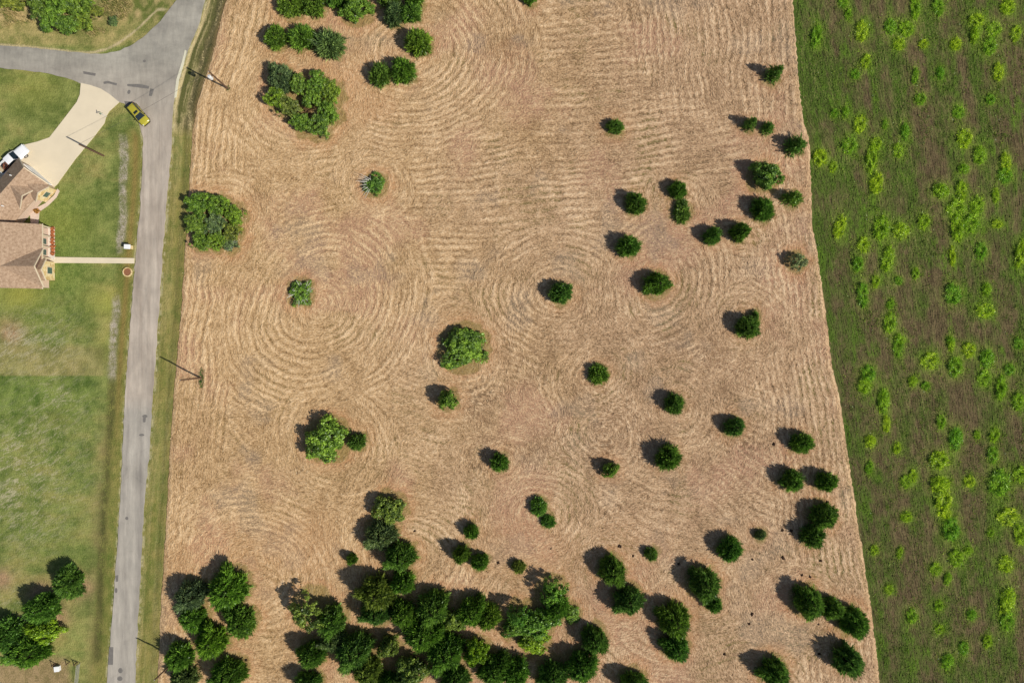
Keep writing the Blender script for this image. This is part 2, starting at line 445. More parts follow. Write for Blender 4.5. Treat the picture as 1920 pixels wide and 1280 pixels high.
 (972, 1150, 20, 20, 0, 5.6, 'L', 'D', "thin dark tree at the clump's left with a lacy shadow", GG),
 # below the clump
 (1114, 1199, 27, 26, 0, 6.2, 'C', 'D', "round cedar right of the clump's bright grass green tip", GG),
 (1090, 1250, 33, 31, 0, 6.6, 'C', 'D', "large dark cedar below the round one, near the bottom edge", GG),
 (1036, 1266, 31, 26, 0, 6.2, 'C', 'D', "dark cedar near the bottom edge left of the large dark one", GG),
 (1188, 1280, 28, 18, 0, 6.2, 'C', 'D', "cedar barely showing at the bottom edge, right of the large dark one", GG),
 # wild patch above the junction
 (85, 16, 26, 24, 0, 3.6, 'B', 'M', "dark leafy shrub at the wild patch's left side", GV),
 (118, 6, 30, 26, 0, 4.0, 'B', 'M', "tall leafy shrub at the wild patch's centre, top edge", GV),
 (152, 12, 26, 24, 0, 4.0, 'B', 'Y', "bright leafy shrub at the wild patch's upper right", GV),
 (100, 42, 22, 20, 0, 3.0, 'B', 'M', "leafy shrub at the wild patch's lower left", GV),
 (130, 50, 24, 18, 0, 2.8, 'B', 'M', "leafy shrub at the wild patch's lower tip", GV),
 (160, 44, 18, 18, 0, 2.4, 'L', 'Y', "thin light shrub at the wild patch's lower right", GV),
 (184, 24, 12, 12, 0, 1.8, 'L', 'O', "small olive shrub right of the wild patch", GV),
 (28, 6, 26, 16, 0, 2.4, 'L', 'O', "yellow olive shrub in the photo's top left corner", GV),
 (214, 42, 9, 10, 0, 1.2, 'L', 'G', "tiny dry grey shrub between the wild patch and the road", GV),
]
TREES = [(t[0], t[1], t[2] * .94, t[3] * .94, t[4], t[5] * .84) + t[6:] if t[6] == 'C' else t for t in TREES]
_lab = [t[8] for t in TREES]
assert len(set(_lab)) == len(_lab), [x for x in _lab if _lab.count(x) > 1]
for _x in _lab: assert 4 <= len(_x.split()) <= 16, _x
def tree_xy(t):
    return W(t[0], t[1], 0.4 * t[5])

# ------------------------------------------------------------ ground materials
def ground_mat(name, nscale=9.0, amount=0.35, bump=0.35):
    t = NT(name)
    a = t.n("ShaderNodeAttribute"); a.attribute_name = "Col"
    f = t.noise(nscale, 4, 0.65)
    r = t.ramp(f, [(0.25, (1 - amount,) * 3 + (1,)), (0.75, (1 + amount,) * 3 + (1,))])
    t.color(t.mix(1.0, a.outputs["Color"], r, 'MULTIPLY'))
    t.bump(f, bump, 0.06)
    t.b.inputs["Roughness"].default_value = 0.95
    t.b.inputs["Specular IOR Level"].default_value = 0.08
    return t.m
M_FIELD = ground_mat("dry mown grass", 7.0, 0.22, 0.4)
M_LAWN = ground_mat("lawn grass", 6.0, 0.22, 0.35)
M_CROP = ground_mat("weedy soil", 5.0, 0.25, 0.4)
ALB = 0.82   # picture colour -> base colour

def C(r, g, b): return lin((r, g, b)).astype(np.float32) * ALB

# wide ground under everything
bm = bmesh.new()
bmesh.ops.create_grid(bm, x_segments=8, y_segments=8, size=700)
t = NT("far ground"); f = t.noise(0.02, 6, 0.6)
t.color(t.ramp(f, [(0.35, L4(100, 115, 60)), (0.65, L4(150, 135, 90))]))
o = bm_obj("ground", bm, t.m); o.location.z = -0.7; tag(o, kind="structure")

# ------------------------------------------------------------ the mown field
PY = np.arange(-112, 1393, 1.36)
hh, ww = len(PY), 940
L = px_at(FIELD_L, PY); R = px_at(FIELD_R, PY)
rng = np.random.default_rng(5)
L = L + (vnoise(PY * S, PY * 0, 1.6, 301) - 0.5) * 2.5 + (vnoise(PY * S, PY * 0, 0.4, 302) - .5) * 1.6
R = R + (vnoise(PY * S, PY * 0, 4.5, 303) - 0.5) * 3 + (vnoise(PY * S, PY * 0, 0.5, 304) - .5) * 2.5
U = np.linspace(0, 1, ww)
PX = L[:, None] * (1 - U) + R[:, None] * U
PYG = np.repeat(PY[:, None], ww, 1)
X = (PX - 960) * S; Y = (640 - PYG) * S
# mowing passes: rings round trees, straight rows between
RINGS = [(600, 572, 205, 1.1, 0), (1048, 552, 155, 1.0, 0), (1240, 533, 150, 1.1, 0), (570, 190, 140, .8, 50), (703, 345, 75, .7, 20),
         (400, 415, 110, .8, 50), (868, 652, 90, .6, 45), (622, 826, 125, .9, 40), (765, 95, 225, 1.1, 30),
         (1122, 705, 110, .9, 15), (1130, 810, 90, .8, 20), (1400, 600, 85, .7, 20), (470, 1085, 220, .9, 70), (765, 1040, 130, .9, 40), (1010, 965, 100, .8, 25),
         (1150, 1090, 100, .4, 40), (1325, 1105, 90, .4, 40), (1500, 1140, 100, .4, 50), (1000, 1160, 130, .6, 60), (1270, 760, 90, .6, 20), (940, 868, 80, .6, 20), (1275, 380, 80, .6, 25)]
wob = (fbm(X, Y, 9, 11, 2) - 0.5) * 2.2 + (fbm(X, Y, 1.2, 13, 2) - .5) * .55
period = 1.20
acc_w = np.zeros_like(X); acc_s = np.zeros_like(X); acc_c = np.zeros_like(X); acc_d = np.zeros_like(X)
acc_i = np.zeros_like(X)
def add_region(w, phi, ang, inten):
    global acc_w, acc_s, acc_c, acc_d, acc_i
    w = w + 1e-6
    acc_w = acc_w + w
    ph = (phi + wob) / period
    fr = ph - np.floor(ph); alt = .75 + .25 * np.cos(np.pi * np.floor(ph))
    line = np.exp(-((fr - .25) / .16) ** 2) * alt - np.exp(-((fr - .70) / .13) ** 2) * (1.55 - alt)
    acc_s = acc_s + w * line
    acc_c = acc_c + w * np.cos(2 * ang); acc_d = acc_d + w * np.sin(2 * ang)
    acc_i = acc_i + w * inten
for cx, cy, rr, it, r0 in RINGS:
    wx = (cx - 960) * S; wy = (640 - cy) * S
    dx = X - wx; dy = Y - wy
    d = np.hypot(dx, dy)
    d = d * (1 + 0.10 * np.sin(2 * np.arctan2(dy, dx) + cx))
    w = np.clip(1 - d / (rr * S * 1.12), 0, 1)
    w = sstep(0, 0.35, w) ** 1.5 * 3.0 * (0.25 + it) * (1 if r0 == 0 else sstep(r0 * S * .6, r0 * S, d))
    w = np.where(w > 0, w * (1 + 2.0 * np.clip(1 - d / (rr * S * 0.6), 0, 1)), 0)
    add_region(w, d, np.arctan2(dy, dx) + math.pi / 2, 0.55 * it)
# straight rows of the upper middle
tilt = 0.055 + 0.25 * (sstep(900, 500, PX)) * 0.5
w_h = np.exp(-((PX - 1080) / 420) ** 2) * np.exp(-((PYG - 300) / 190) ** 2)
add_region(1.3 * w_h, Y - 0.06 * X - 0.0012 * (X - 8) ** 2, np.full_like(X, 0.06), 0.95)
# rows along the right edge and in the upper right
dR = (R[:, None] - PX) * S
w_r = np.maximum(sstep(16, 3, dR), sstep(1120, 1330, PX) * sstep(300, 130, PYG)) * 1.4
add_region(w_r, dR, np.arctan2(np.full_like(X, -1.0), np.full_like(X, 0.12)), 0.8)
# rows along the left edge
dL = (PX - L[:, None]) * S
w_l = sstep(11, 3, dL) * 2.6
add_region(w_l, dL, np.arctan2(np.full_like(X, 1.0), np.full_like(X, 0.09)), 0.9)
# everything else: loosely wandering
ang0 = (fbm(X, Y, 26, 21, 2) - 0.5) * 6.0 + 0.3
add_region(np.full_like(X, 0.10), X * np.sin(0.4) + Y * np.cos(0.4) + (fbm(X, Y, 20, 23, 2) - 0.5) * 14, ang0, 0.35)
row = acc_s / acc_w; inten = acc_i / acc_w
ang = 0.5 * np.arctan2(acc_d, acc_c) + (fbm(X, Y, 2.0, 31, 3) - 0.5) * 2.4 + (fbm(X, Y, .7, 37, 2) - .5) * 1.2
cellx = ((R - L) / (ww - 1))[:, None]
ux = np.cos(ang) / cellx; uy = -np.sin(ang) / 1.36
nrm = np.hypot(ux, uy); ux /= nrm; uy /= nrm
st = lic(ux, uy, 41, 3, 0.8)
st2 = lic(ux, uy, 42, 1, 0.8)
st3 = lic(ux, uy, 43, 14, 0.9)
patch = fbm(X, Y, 14, 51, 4); patch2 = fbm(X, Y, 5, 57, 4); patch3 = fbm(X, Y, 1.3, 63, 3)
rowv = np.clip(0.5 + 0.62 * row * (0.30 + 0.95 * sstep(0.40, 0.62, patch2)) * np.clip(inten * 1.4, 0, 1), 0, 1)
wht = np.random.default_rng(8).random(X.shape).astype(np.float32)
v = 0.10 * st + 0.34 * st2 + 0.25 * patch3 + 0.31 * wht
v = 0.5 + (v - v.mean()) / (v.std() * 3.6)
right = sstep(480, 1250, PX + (patch - .5) * 500 + (PYG - 640) * 0.15)
light = mixc(np.broadcast_to(C(236, 204, 161), X.shape + (3,)), np.broadcast_to(C(228, 198, 161), X.shape + (3,)), right)
mid = mixc(np.broadcast_to(C(200, 165, 121), X.shape + (3,)), np.broadcast_to(C(186, 152, 118), X.shape + (3,)), right)
dark = mixc(np.broadcast_to(C(140, 109, 73), X.shape + (3,)), np.broadcast_to(C(112, 91, 67), X.shape + (3,)), right)
val = np.clip(v * 0.66 + rowv * 0.50 - 0.11 + (patch2 - 0.5) * 0.34 + (patch - .5) * .25, 0, 1)
colr = np.where((val < 0.5)[..., None], mixc(dark, mid, sstep(0, 1, val * 2) * .5 + val), mixc(mid, light, np.clip(val * 2 - 1, 0, 1)))
# greenish regrowth in the low rows, pinkish bare soil, orange soil near trees
gm = sstep(0.50, 0.70, fbm(X, Y, 6, 71, 4)) * sstep(0.6, 0.3, rowv) * (0.35 + 0.65 * right) * sstep(0.62, 0.35, v)
colr = mixc(colr, np.broadcast_to(C(118, 112, 62), colr.shape), 0.75 * gm)
pk = sstep(0.52, 0.72, fbm(X, Y, 11, 81, 4)) * sstep(0.7, 0.35, val)
colr = mixc(colr, np.broadcast_to(C(186, 142, 118), colr.shape), 0.55 * pk)
gy = sstep(0.60, 0.74, fbm(X, Y, 8, 87, 4)) * sstep(0.75, 0.3, val)
colr = mixc(colr, np.broadcast_to(C(150, 134, 116), colr.shape), 0.5 * gy)
orange = np.zeros_like(X); gring = np.zeros_like(X)
for tr in TREES:
    p = tree_xy(tr); r = max(tr[2], tr[3]) * S
    d = np.hypot(X - p.x, Y - p.y) + (patch3 - .5) * 1.6
    big = 1.0 if tr[6] in 'BLG' or r > 2.4 else 0.55
    orange = np.maximum(orange, big * sstep(r + 2.6, r + 0.2, d))
    gring = np.maximum(gring, sstep(r + 0.6, r - 0.1, d))
for ox, oy, orr, oa in ((640, 150, 70, .9), (420, 1080, 150, .6), (560, 1030, 120, .5), (700, 200, 60, .6), (1000, 1030, 120, .45), (955, 105, 30, .45), (620, 1180, 110, .5), (1180, 1030, 100, .3), (335, 1150, 50, .7), (870, 640, 90, .6), (720, 130, 80, .5)):
    d = np.hypot(PX - ox, (PYG - oy) * 1.3) + (patch2 - .5) * 60
    orange = np.maximum(orange, oa * sstep(orr * 1.2, orr * 0.3, d))
colr = mixc(colr, np.broadcast_to(C(200, 148, 106), colr.shape), np.clip(orange * (0.62 - 0.4 * v), 0, 1))
colr = mixc(colr, np.broadcast_to(C(122, 116, 58), colr.shape), gring * 0.55)
edge = sstep(1.5, 0.3, np.minimum(dR, dL + .6))
colr = mixc(colr, np.broadcast_to(C(222, 186, 138), colr.shape), 0.5 * edge * v)
# browner, thinner patches of the centre and lower centre
bp = np.zeros_like(X)
for sx, sy, sr in ((1120, 790, 110), (1000, 700, 90), (1220, 660, 90), (960, 110, 45), (1330, 690, 80), (1020, 860, 90), (1450, 900, 90), (900, 790, 80)):
    bp = np.maximum(bp, np.exp(-((PX - sx) ** 2 + (PYG - sy) ** 2) / (2 * (sr * .6) ** 2)))
bp = bp * sstep(.42, .60, fbm(X, Y, 4.5, 95, 4)) * sstep(.75, .3, v)
colr = mixc(colr, np.broadcast_to(C(138, 108, 82), colr.shape), .6 * bp)
# turned soil specks
for sx, sy, sr in ((1395, 835, 45), (905, 735, 60), (1120, 860, 60), (560, 880, 20), (905, 880, 30)):
    m = np.exp(-((PX - sx) ** 2 + (PYG - sy) ** 2) / (2 * (sr * .5) ** 2)) * sstep(0.62, 0.70, vnoise(X, Y, 0.38, 91))
    colr = mixc(colr, np.broadcast_to(C(88, 66, 48), colr.shape), 0.55 * m)
Z = 0.15 + 0.035 * (rowv - .5) * 2 * np.clip(inten, 0, 1) + 0.075 * (st2 - .5) + 0.07 * (st - .5) + 0.12 * (patch3 - .5)
Z = Z * sstep(-0.3, 0.8, np.minimum(dL, dR)) + 0.04
grid_mesh("mown_field", X, Y, Z, colr, M_FIELD)

# ------------------------------------------------------------ grass left of the field: lawns, verges, ditches
wl = 380
U = np.linspace(0, 1, wl)
PX = (-70) * (1 - U) + (L[:, None] + 5) * U
PYG = np.repeat(PY[:, None], wl, 1)
X = (PX - 960) * S; Y = (640 - PYG) * S
p1 = fbm(X, Y, 9, 111, 4); p2 = fbm(X, Y, 3, 117, 4); p3 = ctr(.6 * fbm(X, Y, 0.9, 123, 3) + .4 * np.random.default_rng(12).random(X.shape)); p4 = fbm(X * 0.35, Y, 1.6, 129, 4); p2c = ctr(p2 * .6 + .4 * fbm(X, Y, 1.1, 135, 2), 3.0)
strk = lic(np.ones_like(X), np.full_like(X, 0.05), 141, 5, .8)
strv = lic(np.full_like(X, 0.1), np.ones_like(X), 142, 7, .8)
def full(c): return np.broadcast_to(c, X.shape + (3,))
green = mixc(full(C(74, 94, 40)), full(C(154, 158, 90)), np.clip(0.28 * p3 + 0.24 * strk + .48 * p2c, 0, 1))
dry = mixc(full(C(150, 136, 78)), full(C(178, 162, 104)), p3)
colr = mixc(green, dry, np.clip(sstep(0.44, 0.74, p1 * .40 + p4 * .35 + p2 * .25) * 0.8, 0, 1))
# deeper green close to the house and in the lawn's middle
for gx, gy, gr, ga in ((110, 390, 70, .7), (115, 460, 60, .7), (130, 530, 60, .7), (60, 600, 60, .45), (40, 740, 130, .4), (110, 860, 80, .3), (100, 1010, 90, .45)):
    m = np.exp(-((PX - gx) ** 2 + (PYG - gy) ** 2) / (2 * (gr * .6) ** 2))
    colr = mixc(colr, mixc(full(C(84, 108, 44)), full(C(132, 146, 74)), p3), np.clip(ga * m * 1.2, 0, 1))
for gx, gy, gr, ga in ((205, 565, 45, .7), (120, 420, 60, .35), (40, 555, 45, .7), (60, 165, 70, .35), (215, 640, 50, .3)):
    m = np.exp(-((PX - gx) ** 2 + ((PYG - gy) * 1.4) ** 2) / (2 * (gr * .6) ** 2))
    colr = mixc(colr, full(C(160, 158, 76)), np.clip(ga * m, 0, 1))
# the unmown patch above the side road
upper = sstep(92, 78, PYG - 4 * (p2 - .5)) * sstep(345, 320, PX)
tan = mixc(full(C(116, 122, 64)), full(C(188, 168, 112)), np.clip(p2c * .6 + p3 * .5 - .05, 0, 1))
colr = mixc(colr, tan, upper * 0.85)
colr = mixc(colr, mixc(full(C(96, 108, 50)), full(C(200, 174, 124)), p2c), upper * sstep(48, 30, PYG) * .8)
# lower left dirt, dirt round trees
dirt = sstep(1222, 1246, PYG + 18 * (p2 - .5)) * sstep(140, 120, PX + 20 * (p2 - .5))
colr = mixc(colr, mixc(full(C(132, 116, 78)), full(C(176, 148, 112)), p3), dirt * .9)
for gx, gy, gr in ((100, 1155, 34), (0, 1085, 26), (150, 1100, 34), (75, 1110, 30), (20, 625, 30)):
    m = np.exp(-((PX - gx) ** 2 + ((PYG - gy) * 1.1) ** 2) / (2 * (gr * .6) ** 2)) * (0.5 + p2)
    colr = mixc(colr, mixc(full(C(150, 122, 92)), full(C(190, 152, 120)), p3), np.clip(m * .9, 0, .85))
band = sstep(640, 655, PYG + 10 * (p2 - .5)) * sstep(706, 703, PYG) * sstep(215, 185, PX)
colr = mixc(colr, mixc(full(C(132, 122, 74)), full(C(176, 158, 108)), p2c), band * .55)
colr = mixc(colr, mixc(full(C(70, 96, 36)), full(C(122, 142, 68)), p2c), sstep(703, 706, PYG) * sstep(830, 740, PYG) * sstep(190, 170, PX) * .5)
# bleached cut straw scratches on the lower lawn
for gx, gy, gr, ga in ((40, 850, 75, .9), (110, 755, 50, .7), (90, 640, 60, .7), (15, 930, 60, .8), (20, 650, 50, .8), (60, 1000, 60, .4), (20, 1130, 50, .4), (110, 900, 90, .35)):
    m = np.exp(-((PX - gx) ** 2 + (PYG - gy) ** 2) / (2 * (gr * .7) ** 2)) * sstep(0.56, 0.68, .45 * fbm(X + Y * .5, Y * 2.2 - X * .9, 2.0, 151, 4) + .55 * lic(np.full_like(X, .9), np.full_like(X, -.42) + .8 * (p2 - .5), 152, 5, .9))
    colr = mixc(colr, full(C(188, 178, 146)), np.clip(.8 * ga * m, 0, .6))
# road verges and ditches
rr = px_at(ROAD_R, PY)[:, None]; rl = px_at(ROAD_L, PY)[:, None]
south = sstep(230, 262, PYG)
vr = sstep(-2, 4, PX - rr)                     # right verge
vcol = mixc(full(C(98, 98, 56)), full(C(208, 188, 138)), np.clip(.08 + 3.0 * (fbm((PX - rr) * S * 2.2, Y * .10, 1.3, 165, 3) - .5) + .45 * strv + .40 * p3 + .25 * (p2c - .5), 0, 1))
colr = mixc(colr, vcol, vr)
gap = (L[:, None] - rr)
dk = sstep(0.42, 0.60, (PX - rr) / gap + .3 * (p2 - .5)) * sstep(1.05, 0.93, (PX - rr) / gap)
dkn = sstep(0.40, 0.52, fbm(X * 1.6, Y * 0.5, 1.5, 161, 4) * .55 + .45 * p3 + 0.10 * sstep(800, 500, PYG) - .1 * sstep(1000, 1100, PYG) - .04 * sstep(230, 120, PYG))
colr = mixc(colr, mixc(full(C(58, 60, 38)), full(C(108, 100, 66)), p3), dk * dkn * .9)
sc_r = sstep(0.75, 1.0, (PX - rr) / gap)
colr = mixc(colr, full(C(150, 120, 84)), sc_r * .35 * vr)
# left verge: green strip, brown strip by the ditch
dl = (rl - PX)
vl = sstep(40, 26, dl) * south
colr = mixc(colr, mixc(full(C(96, 112, 48)), full(C(150, 138, 78)), np.clip(.35 * strv + .5 * p2c + .35 * p3 - .02, 0, 1)), vl * .8)
red = np.exp(-((dl - 14) / 6) ** 2) * south * sstep(900, 650, PYG)
colr = mixc(colr, full(C(150, 122, 72)), red * .6)
grey_x = np.interp(PY, [250, 300, 350, 400, 470, 555, 600, 650, 700, 730], [229, 233, 229, 231, 224, 218, 216, 211, 209, 211])[:, None]
gw = 8 + 6 * (p2 - .5)
gz = np.exp(-(np.abs(PX - grey_x) / gw) ** 4) * (sstep(245, 262, PYG) * sstep(480, 466, PYG) + sstep(545, 580, PYG) * sstep(725, 690, PYG))
colr = mixc(colr, mixc(full(C(140, 130, 112)), full(C(190, 178, 160)), p3), np.clip(gz * (0.25 + p3 * .9) * (.5 + p2c), 0, .95))
dit_x = np.interp(PY, [690, 760, 850, 950, 1040, 1150, 1250], [211, 208, 200, 193, 188, 185, 180])[:, None]
dz = np.exp(-(np.abs(PX - dit_x) / (9 + 8 * (p2 - .5))) ** 3) * sstep(690, 740, PYG) * sstep(1255, 1225, PYG)
dzn = sstep(0.40, 0.56, .6 * fbm(X, Y * .45, 1.5, 171, 4) + .4 * p3 + .10 * sstep(900, 980, PYG))
colr = mixc(colr, mixc(full(C(58, 66, 34)), full(C(100, 98, 56)), p3), np.clip(dz * dzn * .9, 0, 1))
bro = np.exp(-((PX - dit_x + 12) / 12) ** 2) * sstep(740, 820, PYG)
colr = mixc(colr, full(C(142, 124, 84)), bro * .4 * p2 * 1.4)
# pale gravel lip of the road
lip = np.exp(-((PX - rr - 2.0) / 2.4) ** 2) + np.exp(-((dl - 1.5) / 2.2) ** 2) * south
colr = mixc(colr, full(C(206, 194, 156)), np.clip(lip * sstep(.38, .72, fbm(X, Y, .7, 181, 3)) * .7, 0, .5))
nz = np.interp(PX[0], [-70, 0, 60, 120, 170, 200, 225, 250, 275, 300, 318], [86, 86, 90, 96, 101, 101, 95, 83, 65, 40, 20])[None, :]
lip2 = np.exp(-((PYG - nz + 2.2) / 2.6) ** 2) * sstep(318, 300, PX)
colr = mixc(colr, full(C(198, 180, 140)), np.clip(lip2 * (.5 + p3), 0, .85))
Z = 0.07 * (p3 - .5) + 0.05 * (p2c - .5) + 0.04 * (strk - .5) - 0.02 - 0.13 * np.exp(-((PX - dit_x) / 14) ** 2) * south - 0.14 * np.exp(-(((PX - rr) / gap - .62) / .16) ** 2)
Z = Z - 0.03 - 0.04 * sstep(-4, 0, PX - L[:, None])
grid_mesh("lawn", X, Y, Z, colr, M_LAWN)

def _z(lst, ox, oy, k):
    return [(ox + x / k, oy + y / k, rx / k, ry / k) for x, y, rx, ry in lst]
WEED_SPOTS = _z([(125, 270, 38, 65), (465, 235, 48, 62), (680, 200, 44, 50), (362, 110, 22, 35), (865, 55, 36, 75), (1040, 55, 44, 50), (745, 330, 42, 40), (497, 462, 34, 45),
  (415, 555, 34, 30), (865, 570, 24, 48), (1055, 548, 28, 40), (905, 742, 40, 36), (450, 930, 46, 55), (637, 935, 20, 28), (790, 990, 30, 55), (572, 1075, 40, 40), (540, 1190, 42, 85),
  (738, 1130, 40, 45), (1190, 840, 42, 40), (1235, 1035, 55, 60), (1430, 745, 36, 32), (1350, 1165, 48, 55), (1312, 262, 30, 55), (1455, 215, 55, 45), (1425, 345, 50, 55), (1622, 250, 38, 50),
  (1560, 50, 50, 50), (370, 1090, 55, 50), (155, 1180, 55, 50), (325, 20, 34, 30), (1170, 330, 40, 40), (930, 330, 34, 28), (800, 215, 60, 45), (1490, 540, 40, 55), (345, 840, 26, 35), (262, 850, 26, 28), (1330, 150, 60, 40), (1545, 1220, 40, 60), (1230, 1265, 40, 30), (250, 1250, 26, 35)], 1500, 0, 4) + \
 _z([(610, 430, 58, 72), (660, 660, 46, 80), (575, 90, 46, 70), (1180, 290, 70, 60), (1180, 430, 48, 80), (1215, 150, 38, 60), (1330, 260, 50, 60), (1360, 600, 40, 55), (1660, 620, 40, 85),
  (1150, 925, 62, 62), (1402, 890, 34, 42), (1392, 1045, 66, 46), (675, 1140, 48, 62), (475, 930, 40, 75), (300, 420, 40, 75), (480, 560, 42, 50), (870, 770, 30, 35), (1540, 35, 55, 45), (760, 450, 60, 50),
  (930, 380, 42, 50), (1470, 185, 26, 45), (740, 825, 30, 26), (680, 1000, 26, 32), (570, 830, 28, 40), (1145, 640, 24, 60), (1480, 400, 45, 26), (1060, 150, 60, 45), (1290, 400, 60, 60), (440, 700, 40, 45), (750, 1265, 44, 30), (1130, 1270, 30, 22)], 1500, 320, 4) + \
 _z([(580, 40, 34, 70), (355, 240, 52, 50), (325, 330, 50, 50), (470, 450, 40, 80), (820, 150, 65, 52), (1010, 190, 55, 60), (1110, 65, 50, 45), (1245, 130, 50, 60), (1225, 280, 48, 50), (1350, 345, 38, 75), (1478, 450, 42, 52),
  (1012, 730, 48, 70), (1300, 700, 36, 46), (890, 890, 75, 55), (638, 1050, 42, 40), (895, 1075, 68, 55), (918, 1200, 58, 90), (1112, 1050, 46, 36), (1340, 1060, 80, 80), (360, 945, 26, 40), (1495, 1000, 50, 50), (1415, 210, 40, 34), (1170, 700, 26, 26), (370, 750, 40, 40), (900, 600, 32, 45),
  (1290, 850, 40, 50), (490, 620, 30, 50), (690, 300, 34, 34), (785, 335, 30, 26), (570, 800, 30, 35), (1480, 15, 36, 36), (975, 20, 26, 46), (690, 1010, 30, 40)], 1540, 640, 4) + \
 _z([(815, 130, 62, 70), (855, 345, 55, 50), (945, 290, 34, 24), (1250, 40, 80, 55), (1335, 170, 50, 60), (1225, 390, 60, 50), (1240, 670, 52, 90), (1240, 820, 46, 60), (1088, 970, 34, 40), (910, 1020, 36, 40), (790, 1120, 42, 50), (730, 880, 34, 28), (722, 700, 34, 34),
  (430, 305, 22, 34), (480, 35, 40, 34), (700, 430, 40, 40), (520, 780, 40, 45), (782, 15, 40, 30), (790, 500, 26, 40), (1110, 155, 26, 22), (240, 285, 32, 30), (350, 580, 34, 30), (970, 770, 34, 34)], 1580, 960, 4)

# ------------------------------------------------------------ the green field on the right
wr = 330
U = np.linspace(0, 1, wr)
PX = (R[:, None] - 4) * (1 - U) + 2040 * U
PYG = np.repeat(PY[:, None], wr, 1)
X = (PX - 960) * S; Y = (640 - PYG) * S
a_ = np.full_like(X, 1.45)
ur = lic(np.full_like(X, 0.10), np.ones_like(X), 201, 9, .8)
ur2 = lic(np.full_like(X, 0.10), np.ones_like(X), 202, 3, .8)
XR = X + 0.11 * Y
p1 = fbm(XR, Y * .55, 7, 211, 5, .6); p2 = fbm(XR, Y * .5, 2.2, 217, 4, .6); p3 = ctr(.6 * fbm(X, Y, .8, 223, 3) + .4 * np.random.default_rng(13).random(X.shape))
rows = fbm(XR, Y * 0.04, 2.4, 229, 3)
dE = (PX - R[:, None]) * S
gf = sstep(0.36, 0.68, p1 * .22 + p2 * .46 + rows * .36 + 0.10 * sstep(9, 0.5, dE) + .03 * sstep(700, 200, PYG) - 0.03)
soil = mixc(full(C(68, 58, 40)), full(C(128, 110, 80)), np.clip(.5 * ur + .5 * p3, 0, 1))
gr_d = mixc(full(C(46, 66, 22)), full(C(98, 124, 44)), np.clip(.45 * ur2 + .3 * ur + .25 * p3, 0, 1))
colr = mixc(soil, gr_d, np.clip(gf * .92 + .5 * (ur - .5) + .35 * (ur2 - .5), 0, 1))
br = sstep(0.56, 0.72, p2 * .6 + p1 * .4) * sstep(.35, .6, ur2)
colr = mixc(colr, full(C(104, 138, 38)), br * .5)
for wx_, wy_, wrx, wry in WEED_SPOTS:
    i0 = max(0, int((wy_ - 3 * wry - PY[0]) / 1.36)); i1 = min(hh, int((wy_ + 3 * wry - PY[0]) / 1.36))
    if i1 <= i0: continue
    sl = slice(i0, i1)
    m = np.exp(-(((PX[sl] - wx_) / (1.25 * wrx)) ** 2 + ((PYG[sl] - wy_) / (1.5 * wry)) ** 2)) * (.25 + .6 * ur2[sl] + .5 * p3[sl])
    colr[sl] = mixc(colr[sl], np.broadcast_to(C(128, 164, 44), colr[sl].shape), np.clip(m * .85, 0, .9))
st_ = sstep(.70, .9, ur) * sstep(.42, .6, rows)
colr = mixc(colr, full(C(150, 134, 92)), st_ * .4)
Z = 0.02 + 0.12 * (p3 - .3) * gf + 0.12 * (ur2 - .5) + 0.08 * (ur - .5)
Z = Z * sstep(-.2, .8, dE) - 0.06
grid_mesh("green_field", X, Y, Z, colr, M_CROP)

# ------------------------------------------------------------ roads, driveway, path
def sheet(name, pts, z, mat, sub=None):
    bm = bmesh.new()
    vs = [bm.verts.new(((p[0] - 960) * S, (640 - p[1]) * S, z)) for p in pts]
    f = bm.faces.new(vs)
    if f.normal.z < 0: f.normal_flip()
    bmesh.ops.triangulate(bm, faces=[f])
    r = bmesh.ops.extrude_face_region(bm, geom=bm.faces[:])
    bmesh.ops.translate(bm, vec=(0, 0, -0.15), verts=[v for v in r["geom"] if isinstance(v, bmesh.types.BMVert)])
    o = bm_obj(name, bm, mat)
    return tag(o, kind="structure")

def rough_line(pts, step=9, amp=1.2, seed=0):
    r = random.Random(seed); out = []
    for a, b in zip(pts[:-1], pts[1:]):
        d = math.hypot(b[0] - a[0], b[1] - a[1]); n = max(1, int(d / step))
        for i in range(n):
            k = i / n
            out.append((a[0] + (b[0] - a[0]) * k + r.uniform(-amp, amp), a[1] + (b[1] - a[1]) * k + r.uniform(-amp, amp)))
    out.append(pts[-1])
    return out

t = NT("worn asphalt")
co = t.coord()
sep = t.n("ShaderNodeSeparateXYZ"); t.l(co, sep.inputs[0])
n1 = t.noise(0.35, 4, .6, co, (1.9, 0.10, 1)); n1b = t.noise(0.22, 5, .65, co, (.6, 1.3, 1)); n2 = t.noise(14, 3, .7, co)
n3 = t.noise(0.12, 3, .6, co)
base = t.ramp(n1, [(0.3, L4(168, 154, 140, ALB)), (0.7, L4(206, 193, 177, ALB))])
grey = t.ramp(n1, [(0.3, L4(150, 143, 134, ALB)), (0.7, L4(190, 182, 169, ALB))])
def yband(lo, hi):
    m = t.n("ShaderNodeMapRange"); t.l(sep.outputs[1], m.inputs[0])
    m.inputs[1].default_value = lo; m.inputs[2].default_value = hi
    return m.outputs[0]
south_f = yband(-9.5, -12.5)
north_f = yband(36, 50)
mx = t.n("ShaderNodeMath", operation='MAXIMUM'); t.l(south_f, mx.inputs[0]); t.l(north_f, mx.inputs[1])
greyn = t.ramp(n1b, [(0.3, L4(142, 137, 127, ALB)), (0.7, L4(180, 174, 161, ALB))])
c1 = t.mix(north_f, t.mix(south_f, base, grey), greyn)
sp = t.ramp(n2, [(0.3, (.9, .9, .9, 1)), (0.7, (1.1, 1.1, 1.1, 1))])
c2 = t.mix(1.0, c1, sp, 'MULTIPLY')
blot = t.ramp(n3, [(0.35, (.86, .86, .86, 1)), (0.65, (1.10, 1.10, 1.10, 1))])
